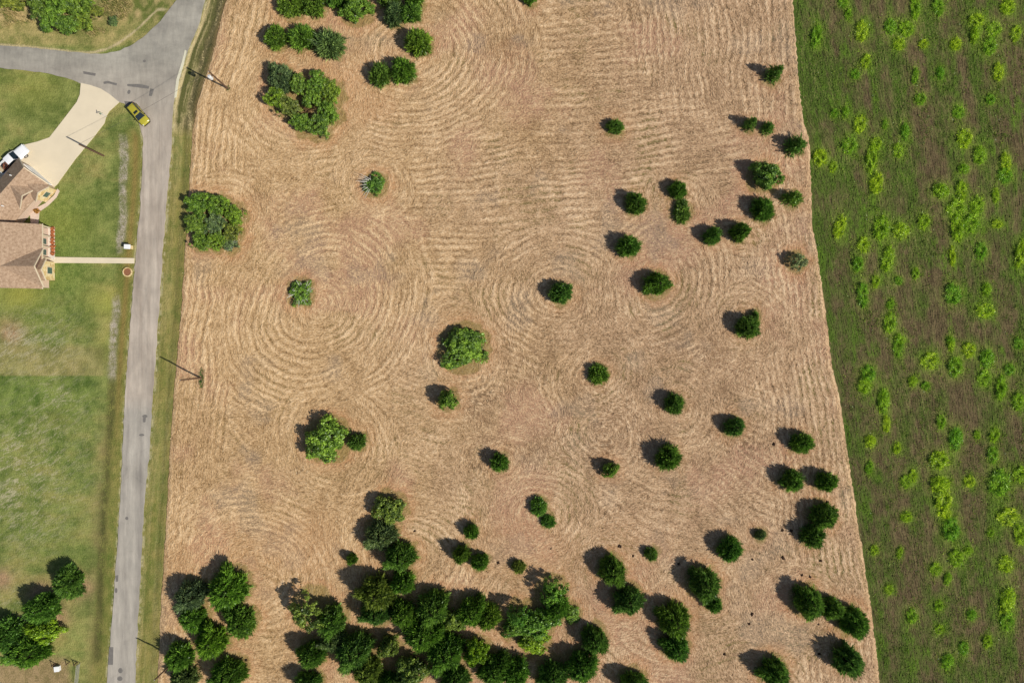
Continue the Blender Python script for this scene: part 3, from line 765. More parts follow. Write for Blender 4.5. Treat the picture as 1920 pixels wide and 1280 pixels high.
c3 = t.mix(1.0, c2, blot, 'MULTIPLY')
vc = t.n("ShaderNodeTexVoronoi", feature='DISTANCE_TO_EDGE'); vc.inputs["Scale"].default_value = .32
wp = t.n("ShaderNodeMix", data_type='RGBA'); wp.inputs[0].default_value = .25
nzc = t.n("ShaderNodeTexNoise"); nzc.inputs["Scale"].default_value = 1.2; t.l(co, nzc.inputs["Vector"]); t.l(co, wp.inputs[6]); t.l(nzc.outputs["Color"], wp.inputs[7]); t.l(wp.outputs[2], vc.inputs["Vector"])
crk = t.ramp(vc.outputs["Distance"], [(0.0, (.93, .93, .93, 1)), (0.015, (1, 1, 1, 1))])
n5 = t.noise(.9, 5, .7, co, (1.5, .35, 1))
wear = t.ramp(n5, [(.35, (.90, .90, .90, 1)), (.66, (1.12, 1.11, 1.09, 1))])
t.color(t.mix(1.0, t.mix(1.0, c3, crk, 'MULTIPLY'), wear, 'MULTIPLY')); t.bump(n2, .25, .02)
t.b.inputs["Roughness"].default_value = 0.85
M_ROAD = t.m
lf = [(x, y) for y, x in ROAD_L]; rt = [(x, y) for y, x in ROAD_R]
NORTH_EDGE = [(-90, 86), (0, 86), (60, 90), (120, 96), (170, 101), (200, 101), (225, 95), (250, 83), (275, 65), (300, 40), (318, 18), (332, 0), (350, -40), (385, -120)]
SOUTH_EDGE = [(-90, 126), (0, 128), (50, 133), (90, 138), (130, 148), (153, 158), (190, 170), (222, 192), (240, 197), (255, 220)]
poly = rough_line(NORTH_EDGE, 8, 1.0, 1) + rough_line(rt, 9, 1.0, 2) + rough_line(lf[::-1], 9, 1.0, 3) + rough_line(SOUTH_EDGE[::-1], 8, .8, 4)
sheet("road", poly, 0.06, M_ROAD)

M_CONC = simple("pale concrete", L4(232, 216, 186, ALB), .85, .05, .35)
drive = [(152, 156), (170, 160), (190, 167), (207, 178), (224, 192), (205, 209), (199, 219), (196, 231), (172, 262), (140, 300), (108, 345), (90, 362), (50, 320), (38, 330), (0, 372), (-40, 400), (-40, 330), (12, 296), (45, 272), (70, 266), (93, 258), (118, 226), (144, 192), (150, 178)]
sheet("driveway", drive, 0.085, M_CONC)
sheet("garden_path", [(88, 481), (110, 482), (252, 484), (252, 494), (110, 493), (88, 494)], 0.09, M_CONC)
M_LIP = simple("concrete kerb", L4(222, 216, 190, ALB), .85, .06, 1)
sheet("kerb", [(347, 94), (350, 96), (345, 120), (336, 150), (331, 183), (327, 184), (331, 150), (341, 118)], 0.11, M_LIP)
M_PATCH = simple("dark asphalt patch", L4(122, 117, 111, ALB), .8, .14, 3)
def ell(cx, cy, a, b, rot=0, n=14):
    c, s = math.cos(rad(rot)), math.sin(rad(rot))
    return [(cx + a * math.cos(2 * math.pi * i / n) * c - b * math.sin(2 * math.pi * i / n) * s, cy + a * math.cos(2 * math.pi * i / n) * s + b * math.sin(2 * math.pi * i / n) * c) for i in range(n)]
PATCHES = [[(156, 134), (180, 138), (179, 143), (157, 139)], [(194, 154), (202, 152), (220, 157), (219, 161), (204, 157), (195, 158)],
           [(239, 158), (262, 158), (280, 162), (279, 167), (262, 165), (239, 162)], [(282, 166), (289, 168), (285, 181), (279, 180)],
           ell(242, 173, 3, 4, 20), ell(271, 115, 3, 2.5), ell(272, 780, 5, 3), [(268, 783), (274, 783), (273, 791), (268, 791)], ell(266, 815, 5, 2.2),
           ell(238, 971, 3, 3), [(217, 1078), (222, 1077), (222, 1089), (217, 1090)], ell(218, 1106, 2.6, 5), [(205, 1212), (213, 1212), (212, 1245), (203, 1245)],
           ell(226, 1256, 4.2, 5), ell(225, 1271, 5, 4.5), [(233, 190), (246, 191), (250, 200), (243, 206), (236, 199)]]
for p in PATCHES:
    sheet("asphalt_patch", p, 0.064, M_PATCH)

# ------------------------------------------------------------ foliage
def leaf_mat(name, trans=0.32):
    t = NT(name)
    oi = t.n("ShaderNodeObjectInfo")
    a = t.n("ShaderNodeAttribute"); a.attribute_name = "tone"
    r = t.ramp(a.outputs["Fac"], [(0.0, (0.32, 0.38, 0.45, 1)), (0.5, (1, 1, 1, 1)), (1.0, (1.9, 1.7, 1.5, 1))])
    c = t.mix(1.0, oi.outputs["Color"], r, 'MULTIPLY')
    t.color(c)
    t.b.inputs["Roughness"].default_value = 0.42
    t.b.inputs["Specular IOR Level"].default_value = 0.45
    tr = t.n("ShaderNodeBsdfTranslucent"); t.l(c, tr.inputs["Color"])
    ms = t.n("ShaderNodeMixShader"); ms.inputs[0].default_value = trans
    t.l(t.b.outputs[0], ms.inputs[1]); t.l(tr.outputs[0], ms.inputs[2]); t.l(ms.outputs[0], t.out.inputs[0])
    return t.m
M_LEAF = leaf_mat("leaves")
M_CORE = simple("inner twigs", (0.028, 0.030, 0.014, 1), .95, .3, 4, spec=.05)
M_BARK = simple("bark", L4(110, 92, 74, .7), .9, .25, 8, spec=.1)
M_DEAD = simple("bleached dead wood", L4(205, 200, 190, .85), .8, .15, 5, spec=.1)

class Soup:
    def __init__(s): s.v = []; s.l = []; s.c = []; s.t = []; s.m = []; s.n = 0
    def add(s, V, k, tone, mi=0):
        """V: (faces, k, 3), tone: (faces,)"""
        f = len(V)
        s.v.append(V.reshape(-1, 3)); s.l.append(np.arange(f * k) + s.n); s.c.append(np.full(f, k))
        s.t.append(np.repeat(tone, k)); s.m.append(np.full(f, mi)); s.n += f * k
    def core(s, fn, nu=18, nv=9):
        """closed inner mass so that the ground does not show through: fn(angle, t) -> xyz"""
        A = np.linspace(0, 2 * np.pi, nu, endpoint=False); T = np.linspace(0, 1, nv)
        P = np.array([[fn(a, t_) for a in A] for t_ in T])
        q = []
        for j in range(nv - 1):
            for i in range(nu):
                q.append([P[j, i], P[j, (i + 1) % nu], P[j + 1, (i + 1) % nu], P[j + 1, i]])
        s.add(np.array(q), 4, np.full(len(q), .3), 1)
    def mesh(s, name):
        return mesh_np(name, np.concatenate(s.v), np.concatenate(s.l), np.concatenate(s.c), {"tone": np.concatenate(s.t)}, [M_LEAF, M_CORE], np.concatenate(s.m))

def unit(v): return v / np.maximum(np.linalg.norm(v, axis=-1, keepdims=True), 1e-9)

def blades(rng, base, d, length, width, tone):
    """one kinked blade (two triangles-ish quad) per row"""
    n = len(base)
    side = unit(np.cross(d, rng.normal(size=(n, 3)))) * width[:, None]
    midp = base + d * (length * .55)[:, None]
    tip = base + d * length[:, None]
    V = np.stack([base, midp + side, tip, midp - side], 1)
    return V, tone

def cedar_mesh(seed, n=640, spiky=1.0, peak=.28, fine=1.0):
    """crown of radius 1 and height 1: many upswept sprays on an egg shaped body"""
    rng = np.random.default_rng(seed); s = Soup()
    lob = rng.uniform(0, 6.28, 6); la = rng.uniform(.03, .10, 6) * (1.0 if fine == 1 else 1.25)
    def prof(t, a=None):
        r = np.where(t < peak, .80 + .20 * np.sin(t / peak * np.pi / 2), np.clip(1 - ((t - peak) / (1.02 - peak)) ** 1.9, 0, 1) ** .85)
        if a is not None:
            k = 1
            for i in range(6): k = k + la[i] * np.sin((i + 2) * a + lob[i] + 3 * t)
            r = r * k
        return r
    lean = rng.normal(size=2) * .06
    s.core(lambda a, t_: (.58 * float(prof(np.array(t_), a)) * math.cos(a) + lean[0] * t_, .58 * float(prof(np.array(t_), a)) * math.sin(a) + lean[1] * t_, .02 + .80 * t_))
    t = rng.beta(1.15, 1.7, n); a = rng.uniform(0, 2 * np.pi, n)
    r = prof(t, a)
    rad_d = np.stack([np.cos(a), np.sin(a), np.zeros(n)], 1)
    up = np.array([0, 0, 1.0])
    p0 = rad_d * (r * (.58 + .25 * (1 - fine)))[:, None]; p0[:, 2] = .02 + t * .9
    d = unit(rad_d * (1.0 - .55 * t)[:, None] + up * (.22 + .55 * t + rng.normal(size=n) * .16)[:, None] + rng.normal(size=(n, 3)) * .22)
    ln = (.36 + .34 * rng.random(n) ** 2 * spiky) * (.6 + .55 * r) * fine
    d[:, 2] *= .55
    p0[:, 0] += lean[0] * t; p0[:, 1] += lean[1] * t
    tone = np.clip(rng.normal(.52, .32, n) + .22 * np.sin(3 * a + lob[0]) * np.sin(5 * t + lob[1]), 0, 1)
    for k in range(11):
        f = rng.uniform(.1, .75, n)
        b = p0 + d * (ln * f)[:, None] + rng.normal(size=(n, 3)) * .02
        dd = unit(d + rng.normal(size=(n, 3)) * .40)
        L_ = ln * rng.uniform(.35, .60, n)
        V, _ = blades(rng, b, dd, L_, (.022 + .020 * rng.random(n)) * fine, tone)
        s.add(V, 4, np.clip(tone + rng.normal(size=n) * .10, 0, 1))
    V, _ = blades(rng, p0, d, ln * np.where(rng.random(n) < .45, 1.45, 1.1), np.full(n, .036) * fine, tone); s.add(V, 4, tone)
    return s.mesh("crown")

def leafy_mesh(seed, n=170, per=52, core=.62, leaf=.046, flat=1.0):
    """domed crown of radius 1 and height 1 built from clumps of leaves"""
    rng = np.random.default_rng(seed); s = Soup()
    lob = rng.uniform(0, 6.28, 5); la = rng.uniform(.05, .14, 5)
    def R_(a): return .88 + sum(la[i] * np.sin((i + 2) * a + lob[i]) for i in range(5))
    if core > 0:
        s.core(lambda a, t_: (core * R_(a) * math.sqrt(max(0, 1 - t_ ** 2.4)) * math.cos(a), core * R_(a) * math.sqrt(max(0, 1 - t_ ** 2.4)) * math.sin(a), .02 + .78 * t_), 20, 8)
    a = rng.uniform(0, 2 * np.pi, n); q = np.sqrt(rng.uniform(.0, 1, n))
    r = q * R_(a) * .90
    z = np.clip(1 - q ** 2.2 * (1 if flat == 1 else .75), 0, 1) ** (.5 * flat) * .80 * rng.uniform(.68, 1.12, n) + .08
    c = np.stack([r * np.cos(a), r * np.sin(a), z], 1)
    cr = rng.uniform(.08, .20, n); tone = np.clip(rng.normal(.5, .28, n), 0, 1)
    dirs = unit(rng.normal(size=(n, per, 3)) + np.array([0, 0, .45])); rr = rng.random((n, per)) ** .45
    p = c[:, None] + dirs * (cr[:, None] * rr)[..., None] * np.array([1, 1, .9])
    p = p.reshape(-1, 3); p[:, 2] = np.maximum(p[:, 2], .02); m = len(p)
    nrm = unit(dirs.reshape(-1, 3) * .7 + rng.normal(size=(m, 3)) * .6 + np.array([0, 0, .4]))
    e1 = unit(np.cross(nrm, rng.normal(size=(m, 3)))); e2 = np.cross(nrm, e1)
    sz = (leaf * rng.uniform(.6, 1.35, m))[:, None]
    V = np.stack([p - e1 * sz, p - e2 * sz * .55, p + e1 * sz, p + e2 * sz * .55], 1)
    tn = np.clip(np.repeat(tone, per) + rng.normal(size=m) * .2, 0, 1)
    s.add(V, 4, tn)
    return s.mesh("crown")

def sapling_mesh(seed):
    """thin ragged conifer: a few long sprays on a leaning stem, tuft at the foot"""
    rng = np.random.default_rng(seed); s = Soup()
    n = 150
    t = rng.beta(1.0, 1.25, n); a = rng.uniform(0, 2 * np.pi, n)
    rd = np.stack([np.cos(a), np.sin(a), np.zeros(n)], 1)
    p0 = rd * .03 + np.array([0, 0, 1.0]) * t[:, None]
    d = unit(rd + np.array([0, 0, .35]) + rng.normal(size=(n, 3)) * .25); d[:, 2] *= .5
    ln = (1.0 - t) ** .8 * rng.uniform(.45, 1.0, n) + .12
    tone = np.clip(rng.normal(.5, .2, n), 0, 1)
    for k in range(10):
        f = rng.uniform(.0, .8, n)
        b = p0 + d * (ln * f)[:, None]
        dd = unit(d + rng.normal(size=(n, 3)) * .55)
        V, _ = blades(rng, b, dd, ln * rng.uniform(.25, .45, n), .025 + .025 * rng.random(n), tone)
        s.add(V, 4, np.clip(tone + rng.normal(size=n) * .1, 0, 1))
    return s.mesh("crown")

def trunk_mesh(seed, limbs=5, top=.8):
    r = random.Random(seed); bm = bmesh.new()
    add_tube(bm, [(0, 0, -.05), (.01, 0, .15), (.03, .02, .45), (.02, .04, top)], [.075, .055, .035, .012], 8)
    for i in range(limbs):
        a = i * 2.4 + r.random(); z = .15 + .5 * i / limbs
        add_tube(bm, [(0.01, 0.01, z), (.25 * math.cos(a), .25 * math.sin(a), z + .10), (.52 * math.cos(a), .52 * math.sin(a), z + .2)], [.028, .018, .006], 5)
    me = bpy.data.meshes.new("trunk"); bmesh.ops.recalc_face_normals(bm, faces=bm.faces); bm.to_mesh(me); bm.free()
    me.materials.append(M_BARK)
    return me

def bare_mesh(seed, fan=False):
    """pale dead branches splaying out of a low shrub"""
    r = random.Random(seed); bm = bmesh.new()
    for i in range(17):
        a = r.uniform(2.2, 4.1) if fan else r.uniform(0, 6.28)
        l1 = r.uniform(.8, 1.6) if fan else r.uniform(.5, 1.2); z = r.uniform(.6, 1.25)
        p = [(r.uniform(-.1, .15), r.uniform(-.15, .15), .1), (.5 * l1 * math.cos(a), .5 * l1 * math.sin(a), z * .65), (l1 * math.cos(a + .15), l1 * math.sin(a + .15), z)]
        add_tube(bm, p, [.030, .022, .010], 5)
        for k in range(2):
            b = a + r.uniform(-.7, .7)
            q = [p[1], (p[1][0] + .35 * math.cos(b), p[1][1] + .35 * math.sin(b), p[1][2] + r.uniform(0, .3))]
            add_tube(bm, q, [.012, .004], 4)
    me = bpy.data.meshes.new("bare_branches"); bmesh.ops.recalc_face_normals(bm, faces=bm.faces); bm.to_mesh(me); bm.free()
    me.materials.append(M_DEAD)
    return me

CROWNS = {
    'big': [cedar_mesh(7, 1150, 1.1, .26, .64), cedar_mesh(8, 1200, .9, .22, .60), cedar_mesh(9, 1100, 1.3, .30, .66), cedar_mesh(10, 1200, 1.0, .2, .62), cedar_mesh(15, 1150, 1.2, .25, .64)],
    'C': [cedar_mesh(1), cedar_mesh(2, spiky=1.5), cedar_mesh(3, peak=.2), cedar_mesh(4, spiky=.7, peak=.35), cedar_mesh(5), cedar_mesh(6, spiky=1.3, peak=.24), cedar_mesh(16, 560, 1.2, .3, .9), cedar_mesh(17, 600, .9, .2, .85)],
    'B': [leafy_mesh(11), leafy_mesh(12), leafy_mesh(13), leafy_mesh(14)],
    'L': [leafy_mesh(21, 84, 46, 0, .048), leafy_mesh(22, 72, 48, 0, .048), leafy_mesh(23, 90, 42, 0, .048)],
    'P': [sapling_mesh(31), sapling_mesh(32), sapling_mesh(33)],
    'G': [leafy_mesh(41, 130, 50, .6, .045), leafy_mesh(42, 130, 50, .6, .045)],
    'R': [leafy_mesh(51, 40, 50, 0, .05)],
    'T': [leafy_mesh(61, 150, 56, .46, .042, .45), leafy_mesh(62, 150, 56, .46, .042, .35), leafy_mesh(63, 160, 54, .46, .042, .5), leafy_mesh(64, 150, 56, .46, .042, .4)],
}
TRUNKS = [trunk_mesh(i) for i in range(3)]
BARE = [bare_mesh(1), bare_mesh(2, True)]
TINT = {'D': (.135, .280, .044), 'M': (.150, .290, .040), 'Y': (.170, .310, .036), 'O': (.195, .275, .048), 'G': (.165, .255, .090), 'N': (.27, .34, .13), 'L': (.230, .370, .022), 'R': (.20, .11, .06)}
NAMES = {'C': ('cedar_tree', 'cedar'), 'B': ('leafy_shrub', 'shrub'), 'L': ('open_shrub', 'shrub'), 'P': ('sapling', 'sapling'), 'G': ('bare_branched_shrub', 'shrub'), 'R': ('dying_shrub', 'shrub')}
rt_ = random.Random(77)
for i, (px, py, rx, ry, rot, h, kind, tint, label, group) in enumerate(TREES):
    p = W(px, py, .4 * h); p.z = 0.0
    nm, cat = NAMES[kind]
    root = empty(nm, p)
    tag(root, label, cat, group)
    k = S * (1 - .3 * h / H)
    thick = group in (GH, GT, GV) and kind in 'BL'
    pool = CROWNS['T'] if thick else CROWNS['big' if kind == 'C' and max(rx, ry) > 25 else kind]
    crown = bpy.data.objects.new("crown", pool[(i * 5 + 3) % len(pool)])
    col.objects.link(crown); crown.parent = root
    turn = rt_.uniform(0, 6.28)
    g = (.86 if max(rx, ry) <= 25 else .88) if kind == 'C' else 1.10
    if thick: g = 1.14
    if kind == 'P': rx, ry = rx * 1.3, ry * 1.3
    # outline stretch in the photo's axes, the mesh itself turned at random inside it
    st_m = Matrix.Rotation(rad(-rot), 4, 'Z') @ Matrix.Diagonal((rx * k * g, ry * k * g, h, 1)) @ Matrix.Rotation(rad(rot) + (turn if abs(rx - ry) < 4.5 else 0.0), 4, 'Z')
    if abs(rx - ry) < 4.5: st_m = Matrix.Rotation(rad(-rot) + turn, 4, 'Z') @ Matrix.Diagonal(((rx + ry) / 2 * k * g * 1.05, (rx + ry) / 2 * k * g * .96, h, 1))
    if kind in 'LP' and h > 2.4 and kind == 'L':
        st_m = Matrix.Translation((0, 0, .12 * h)) @ st_m @ Matrix.Diagonal((1, 1, .9, 1))
    crown.matrix_local = st_m
    c = TINT[tint]; j = [rt_.uniform(.88, 1.14) for _ in range(3)]
    if thick: c = (c[0] * 1.18, c[1] * 1.04, c[2])
    crown.color = (c[0] * j[0], c[1] * (j[0] + j[1]) / 2, c[2] * j[2], 1)
    tk = bpy.data.objects.new("trunk", TRUNKS[i % 3]); col.objects.link(tk); tk.parent = root
    tr_r = max(.5, (rx + ry) / 2 * k * (.55 if kind in 'CBGR' else .85))
    if kind == 'P': tr_r = .5
    tk.scale = (tr_r, tr_r, h * (.85 if kind != 'P' else 1.15)); tk.rotation_euler = (0, 0, rt_.uniform(0, 6.28))
    if kind == 'G':
        b = bpy.data.objects.new("bare_branches", BARE[1 if px == 703 else 0]); col.objects.link(b); b.parent = root
        b.scale = (rx * k, ry * k, h)

# ------------------------------------------------------------ weeds of the green field
def weed_mesh(seed, n=90, tall=1.0):
    rng = np.random.default_rng(seed); s = Soup()
    a = rng.uniform(0, 6.28, n); q = rng.random(n) ** .72 * .95 * (1 + .22 * np.sin(3 * a + seed) + .15 * np.sin(5 * a + 2 * seed))
    base = np.stack([q * np.cos(a), q * np.sin(a), np.zeros(n)], 1)
    hgt = (1 - q ** 1.6 * .7) * rng.uniform(.6, 1.1, n)
    d = unit(np.stack([np.cos(a) * .8, np.sin(a) * .8, np.ones(n) * .8], 1) + rng.normal(size=(n, 3)) * .4)
    tone = np.clip(rng.normal(.5, .22, n), 0, 1)
    for k in range(16):
        f = rng.uniform(.1, 1.0, n)
        b = base + d * (hgt * f)[:, None]
        dd = unit(d * .3 + rng.normal(size=(n, 3)) * .8 + np.array([0, 0, .2]))
        V, _ = blades(rng, b, dd, rng.uniform(.16, .42, n), .020 + .020 * rng.random(n), tone)
        V[..., 2] = np.maximum(V[..., 2], 0)
        s.add(V, 4, np.clip(tone + rng.normal(size=n) * .12, 0, 1))
    return s.mesh("weed_clump")
WEEDS = [weed_mesh(61), weed_mesh(62, 74), weed_mesh(63, 105), weed_mesh(64, 66)]
rw = random.Random(9)
WL = {0: "broad bright green weed clump standing out in the dark green field", 1: "narrow bright green weed clump, longer than wide, in the dark green field", 2: "small bright green weed clump in the dark green field"}
for i, (px, py, rx, ry) in enumerate(WEED_SPOTS):
    big = rx * ry
    o = bpy.data.objects.new("weed_clump", WEEDS[i % 4]); col.objects.link(o)
    h = .32 + .055 * math.sqrt(big) * rw.uniform(.8, 1.2)
    p = W(px, py, .3 * h)
    o.location = (p.x, p.y, -.05)
    o.scale = (rx * S * .86, ry * S * 1.06, h)
    o.rotation_euler = (0, 0, rw.choice((0, math.pi)) + rw.uniform(-.3, .1))
    y = rw.uniform(.50, 1.10)
    o.color = (.48 * y, .66 * (y + 1) / 2, .036, 1)
    kind = 1 if ry > 1.45 * rx else (0 if big > 110 else 2)
    tag(o, WL[kind], "weeds", ("broad weed clumps of the green field", "narrow weed clumps of the green field", "small weed clumps of the green field")[kind])
del kind
# uncountable low growth between the clumps
rng = np.random.default_rng(71); s = Soup()
n = 8000
wx = rng.uniform(1490, 2040, n); wy = rng.uniform(-100, 1380, n)
halo = np.array([(a_ + rng.normal() * .9 * c_, b_ + rng.normal() * 1.1 * d_) for a_, b_, c_, d_ in WEED_SPOTS for _k in range(int(10 + c_ * d_ / 9))])
wx = np.concatenate([wx, halo[:, 0]]); wy = np.concatenate([wy, halo[:, 1]]); is_h = np.arange(len(wx)) >= n
keep = wx > px_at(FIELD_R, wy) + 6
wx, wy, is_h = wx[keep], wy[keep], is_h[keep]
gxx = (wx - 960) * S; gyy = (640 - wy) * S
dens = fbm(gxx + .11 * gyy, gyy * .5, 5, 611, 4)
keep = (rng.random(len(dens)) < sstep(.42, .62, dens)) | is_h
gxx, gyy = gxx[keep], gyy[keep]; n = len(gxx)
tone = np.clip(rng.normal(.36, .2, n) + .42 * is_h[keep], 0, 1)
for k in range(9):
    b = np.stack([gxx, gyy, np.zeros(n)], 1) + rng.normal(size=(n, 3)) * np.array([.16, .26, 0])
    d = unit(rng.normal(size=(n, 3)) * np.array([.7, .7, .3]) + np.array([0, 0, .7]))
    V, _ = blades(rng, b, d, rng.uniform(.15, .42, n), .03 + .03 * rng.random(n), tone)
    s.add(V, 4, np.clip(tone + rng.normal(size=n) * .15, 0, 1))
o = link_mesh("low_weeds", s.mesh("low_weeds")); o.color = (.21, .32, .038, 1)
tag(o, "low green growth between the weed clumps of the green field", "weeds", None, "stuff")
# loose cut straw lying on the mown field
rng = np.random.default_rng(72); s = Soup()
n = 85000
u = rng.random(n); wy = rng.uniform(-30, 1310, n)
wx = px_at(FIELD_L, wy) * (1 - u) + px_at(FIELD_R, wy) * u
jj = np.clip(((wy - PY[0]) / 1.36).astype(int), 0, hh - 1); ii = np.clip((u * (ww - 1)).astype(int), 0, ww - 1)
an = ang[jj, ii] + rng.normal(size=n) * .55
b = np.stack([(wx - 960) * S, (640 - wy) * S, rng.uniform(.17, .24, n)], 1)
d = np.stack([np.cos(an), np.sin(an), rng.normal(size=n) * .12], 1)
V, _ = blades(rng, b, d, rng.uniform(.22, .65, n), rng.uniform(.02, .042, n), u)
s.add(V, 4, np.clip(rng.normal(.46, .30, n), 0, 1))
me = s.mesh("cut_straw"); me.materials.clear()
t = NT("straw"); a = t.n("ShaderNodeAttribute"); a.attribute_name = "tone"
t.color(t.ramp(a.outputs["Fac"], [(0, L4(128, 98, 66, ALB)), (.5, L4(214, 180, 134, ALB)), (1, L4(244, 220, 178, ALB))]))
me.materials.append(t.m); me.materials.append(t.m)
o = link_mesh("cut_straw", me)
tag(o, "loose cut straw lying along the mown rows of the tan field", "straw", None, "stuff")

rng = np.random.default_rng(73); s = Soup(); n = 2600
wx = rng.uniform(-60, 290, n); wy = rng.uniform(-100, 68, n)
keep = (wy < 58 - 14 * np.sin(wx * .03) - np.clip(wx - 200, 0, 100) * .35) & (vnoise(wx, wy, 26, 77) > .38)
gxx = (wx[keep] - 960) * S; gyy = (640 - wy[keep]) * S; n = len(gxx); tone = np.clip(rng.normal(.5, .3, n), 0, 1)
for k in range(10):
    b = np.stack([gxx, gyy, np.zeros(n)], 1) + rng.normal(size=(n, 3)) * np.array([.2, .2, 0])
    d = unit(rng.normal(size=(n, 3)) * np.array([.4, .4, .1]) + np.array([-.15, .1, 1]))
    V, _ = blades(rng, b, d, rng.uniform(.4, 1.1, n), .025 + .02 * rng.random(n), tone)
    s.add(V, 4, np.clip(tone + rng.normal(size=n) * .15, 0, 1))
me = s.mesh("tall_dry_grass"); me.materials.clear()
t = NT("dry grass"); a = t.n("ShaderNodeAttribute"); a.attribute_name = "tone"
t.color(t.ramp(a.outputs["Fac"], [(0, L4(100, 116, 48, ALB)), (.5, L4(168, 154, 92, ALB)), (1, L4(214, 190, 138, ALB))]))
me.materials.append(t.m); me.materials.append(t.m)
o = link_mesh("tall_dry_grass", me)
tag(o, "rough tall dry grass of the wild patch above the side road", "grass", None, "stuff")

# ------------------------------------------------------------ soil mounds
MOUNDS = [(1033, 1027), (1162, 1023), (1187, 1041), (1272, 1056), (1410, 1048), (1467, 1045), (1503, 1077), (1518, 1080), (1538, 1050), (1466, 993), (1483, 994), (1535, 1224), (1533, 1169), (1404, 1168), (1409, 1150), (1358, 1225), (961, 1212), (1073, 1157), (462, 1236), (778, 994), (1550, 941), (1450, 832), (934, 1054)]
M_SOIL = simple("dark turned soil", L4(66, 50, 40, ALB), .95, .3, 8, spec=.05)
def mound_mesh(seed):
    bm = bmesh.new(); r = random.Random(seed)
    bmesh.ops.create_icosphere(bm, subdivisions=2, radius=1)
    for v in bm.verts:
        k = 1 + .28 * math.sin(4 * v.co.x + seed) * math.cos(5 * v.co.y) + r.uniform(-.12, .12)
        v.co = Vector((v.co.x * k, v.co.y * k, max(-.2, v.co.z * k)))
    me = bpy.data.meshes.new("soil_mound"); bm.to_mesh(me); bm.free(); me.materials.append(M_SOIL); return me
MM = [mound_mesh(1), mound_mesh(5), mound_mesh(9)]
for i, (px, py) in enumerate(MOUNDS):
    o = bpy.data.objects.new("soil_mound", MM[i % 3]); col.objects.link(o)
    o.location = W(px, py) + Vector((0, 0, .1)); r = rw.uniform(.22, .34)
    o.scale = (r, r * rw.uniform(.9, 1.3), r * .9); o.rotation_euler = (0, 0, rw.uniform(0, 6))
    tag(o, "small dark soil mound on the dry mown grass", "soil mound", "soil mounds dotted over the mown field")

# ------------------------------------------------------------ utility poles and wire
M_WOOD = simple("weathered pole wood", L4(112, 88, 70, .8), .85, .2, 6, spec=.1)
M_GALV = simple("pale painted steel", L4(226, 226, 224, .85), .5, .05, 3)
M_CERAM = simple("grey ceramic", L4(180, 180, 176, .8), .4, .05, 3)
def pole(name, base, h, label, transformer=None, extra_arm=False):
    root = empty(name, base); tag(root, label, "utility pole", "utility poles along the road")
    bm = bmesh.new(); add_tube(bm, [(0, 0, -.3), (0, 0, h * .5), (.03, .02, h)], [.17, .145, .115], 12); bm_obj("pole", bm, M_WOOD, root)
    bm = bmesh.new(); add_tube(bm, [(0, 0, h - .02), (0, 0, h + .10), (0, 0, h + .16)], [.05, .07, .03], 8); bm_obj("insulator", bm, M_CERAM, root, True)
    if transformer:
        tx, ty, tz = transformer
        bm = bmesh.new()
        add_tube(bm, [(tx, ty, tz - .55), (tx, ty, tz + .45), (tx, ty, tz + .55)], [.30, .30, .24], 16)
        tr = bm_obj("transformer", bm, M_GALV, root)
        bm = bmesh.new(); add_tube(bm, [(tx + .1, ty, tz + .53), (tx + .1, ty, tz + .8)], [.05, .035], 8); bm_obj("bushing", bm, M_CERAM, tr)
        bm = bmesh.new(); add_box(bm, (tx / 2, ty / 2, tz), (max(.08, abs(tx)), .08, .5), math.atan2(ty, tx)); bm_obj("bracket", bm, M_WOOD, root)
        bm = bmesh.new(); add_box(bm, (-.15, .2, h - .35), (.07, .55, .07), .6); bm_obj("crossarm", bm, M_WOOD, root)
    return root
PA = W(428, 167); PA.z = 0
PB = W(377, 708); PB.z = 0
PC = W(332, 1234); PC.z = 0
PD = W(194, 292); PD.z = 0
pole("utility_pole", PA, 8.3, "utility pole with a white transformer, at the field's upper left corner", (-.35, -.42, 6.9))
pole("utility_pole", PB, 8.2, "bare utility pole on a green tuft at the field edge, halfway down the road")
pole("utility_pole", PC, 8.2, "utility pole half hidden by a cedar near the photo's bottom edge")
pole("utility_pole", PD, 7.4, "dark utility pole on the lawn right of the concrete driveway")
M_WIRE = simple("wire", L4(60, 58, 56), .6, .02, 1)
def wire(name, a, b, sag, label):
    bm = bmesh.new(); pts = []
    for i in range(21):
        k = i / 20; p = a.lerp(b, k); p.z -= sag * 4 * k * (1 - k); pts.append(p)
    add_tube(bm, pts, .017, 5); o = bm_obj(name, bm, M_WIRE); tag(o, label, "wire")
wire("power_line", PA + Vector((.03, .02, 8.4)), PD + Vector((.03, .02, 7.5)), .5, "thin overhead wire crossing the road between two utility poles")
# green tufts at two pole feet
for p, sx, sy, lb in ((PA, .35, .5, "dark grass tuft at the foot of the transformer pole"), (PB, .42, 1.5, "long green grass tuft at the foot of the bare utility pole")):
    o = bpy.data.objects.new("grass_tuft", WEEDS[0]); col.objects.link(o); o.location = p + Vector((.1, 0, .1)); o.scale = (sx, sy, .35); o.color = (.10, .17, .03, 1)
    tag(o, lb, "grass tuft")

# ------------------------------------------------------------ street name sign
root = empty("street_sign", Vector(W(200, 219)) * 1.0)
tag(root, "street name sign with two crossing blades beside the driveway mouth", "street sign")
bm = bmesh.new(); add_tube(bm, [(0, 0, -.1), (0, 0, 1.95)], .035, 8); bm_obj("post", bm, M_GALV, root)
M_SIGN = simple("green sign sheet", (.02, .12, .05, 1), .5, .05, 2)
for rz, z in ((.3, 1.85), (1.75, 2.02)):
    bm = bmesh.new(); add_box(bm, (0, 0, z), (.62, .025, .15), rz); bm_obj("sign_blade", bm, M_SIGN, root)

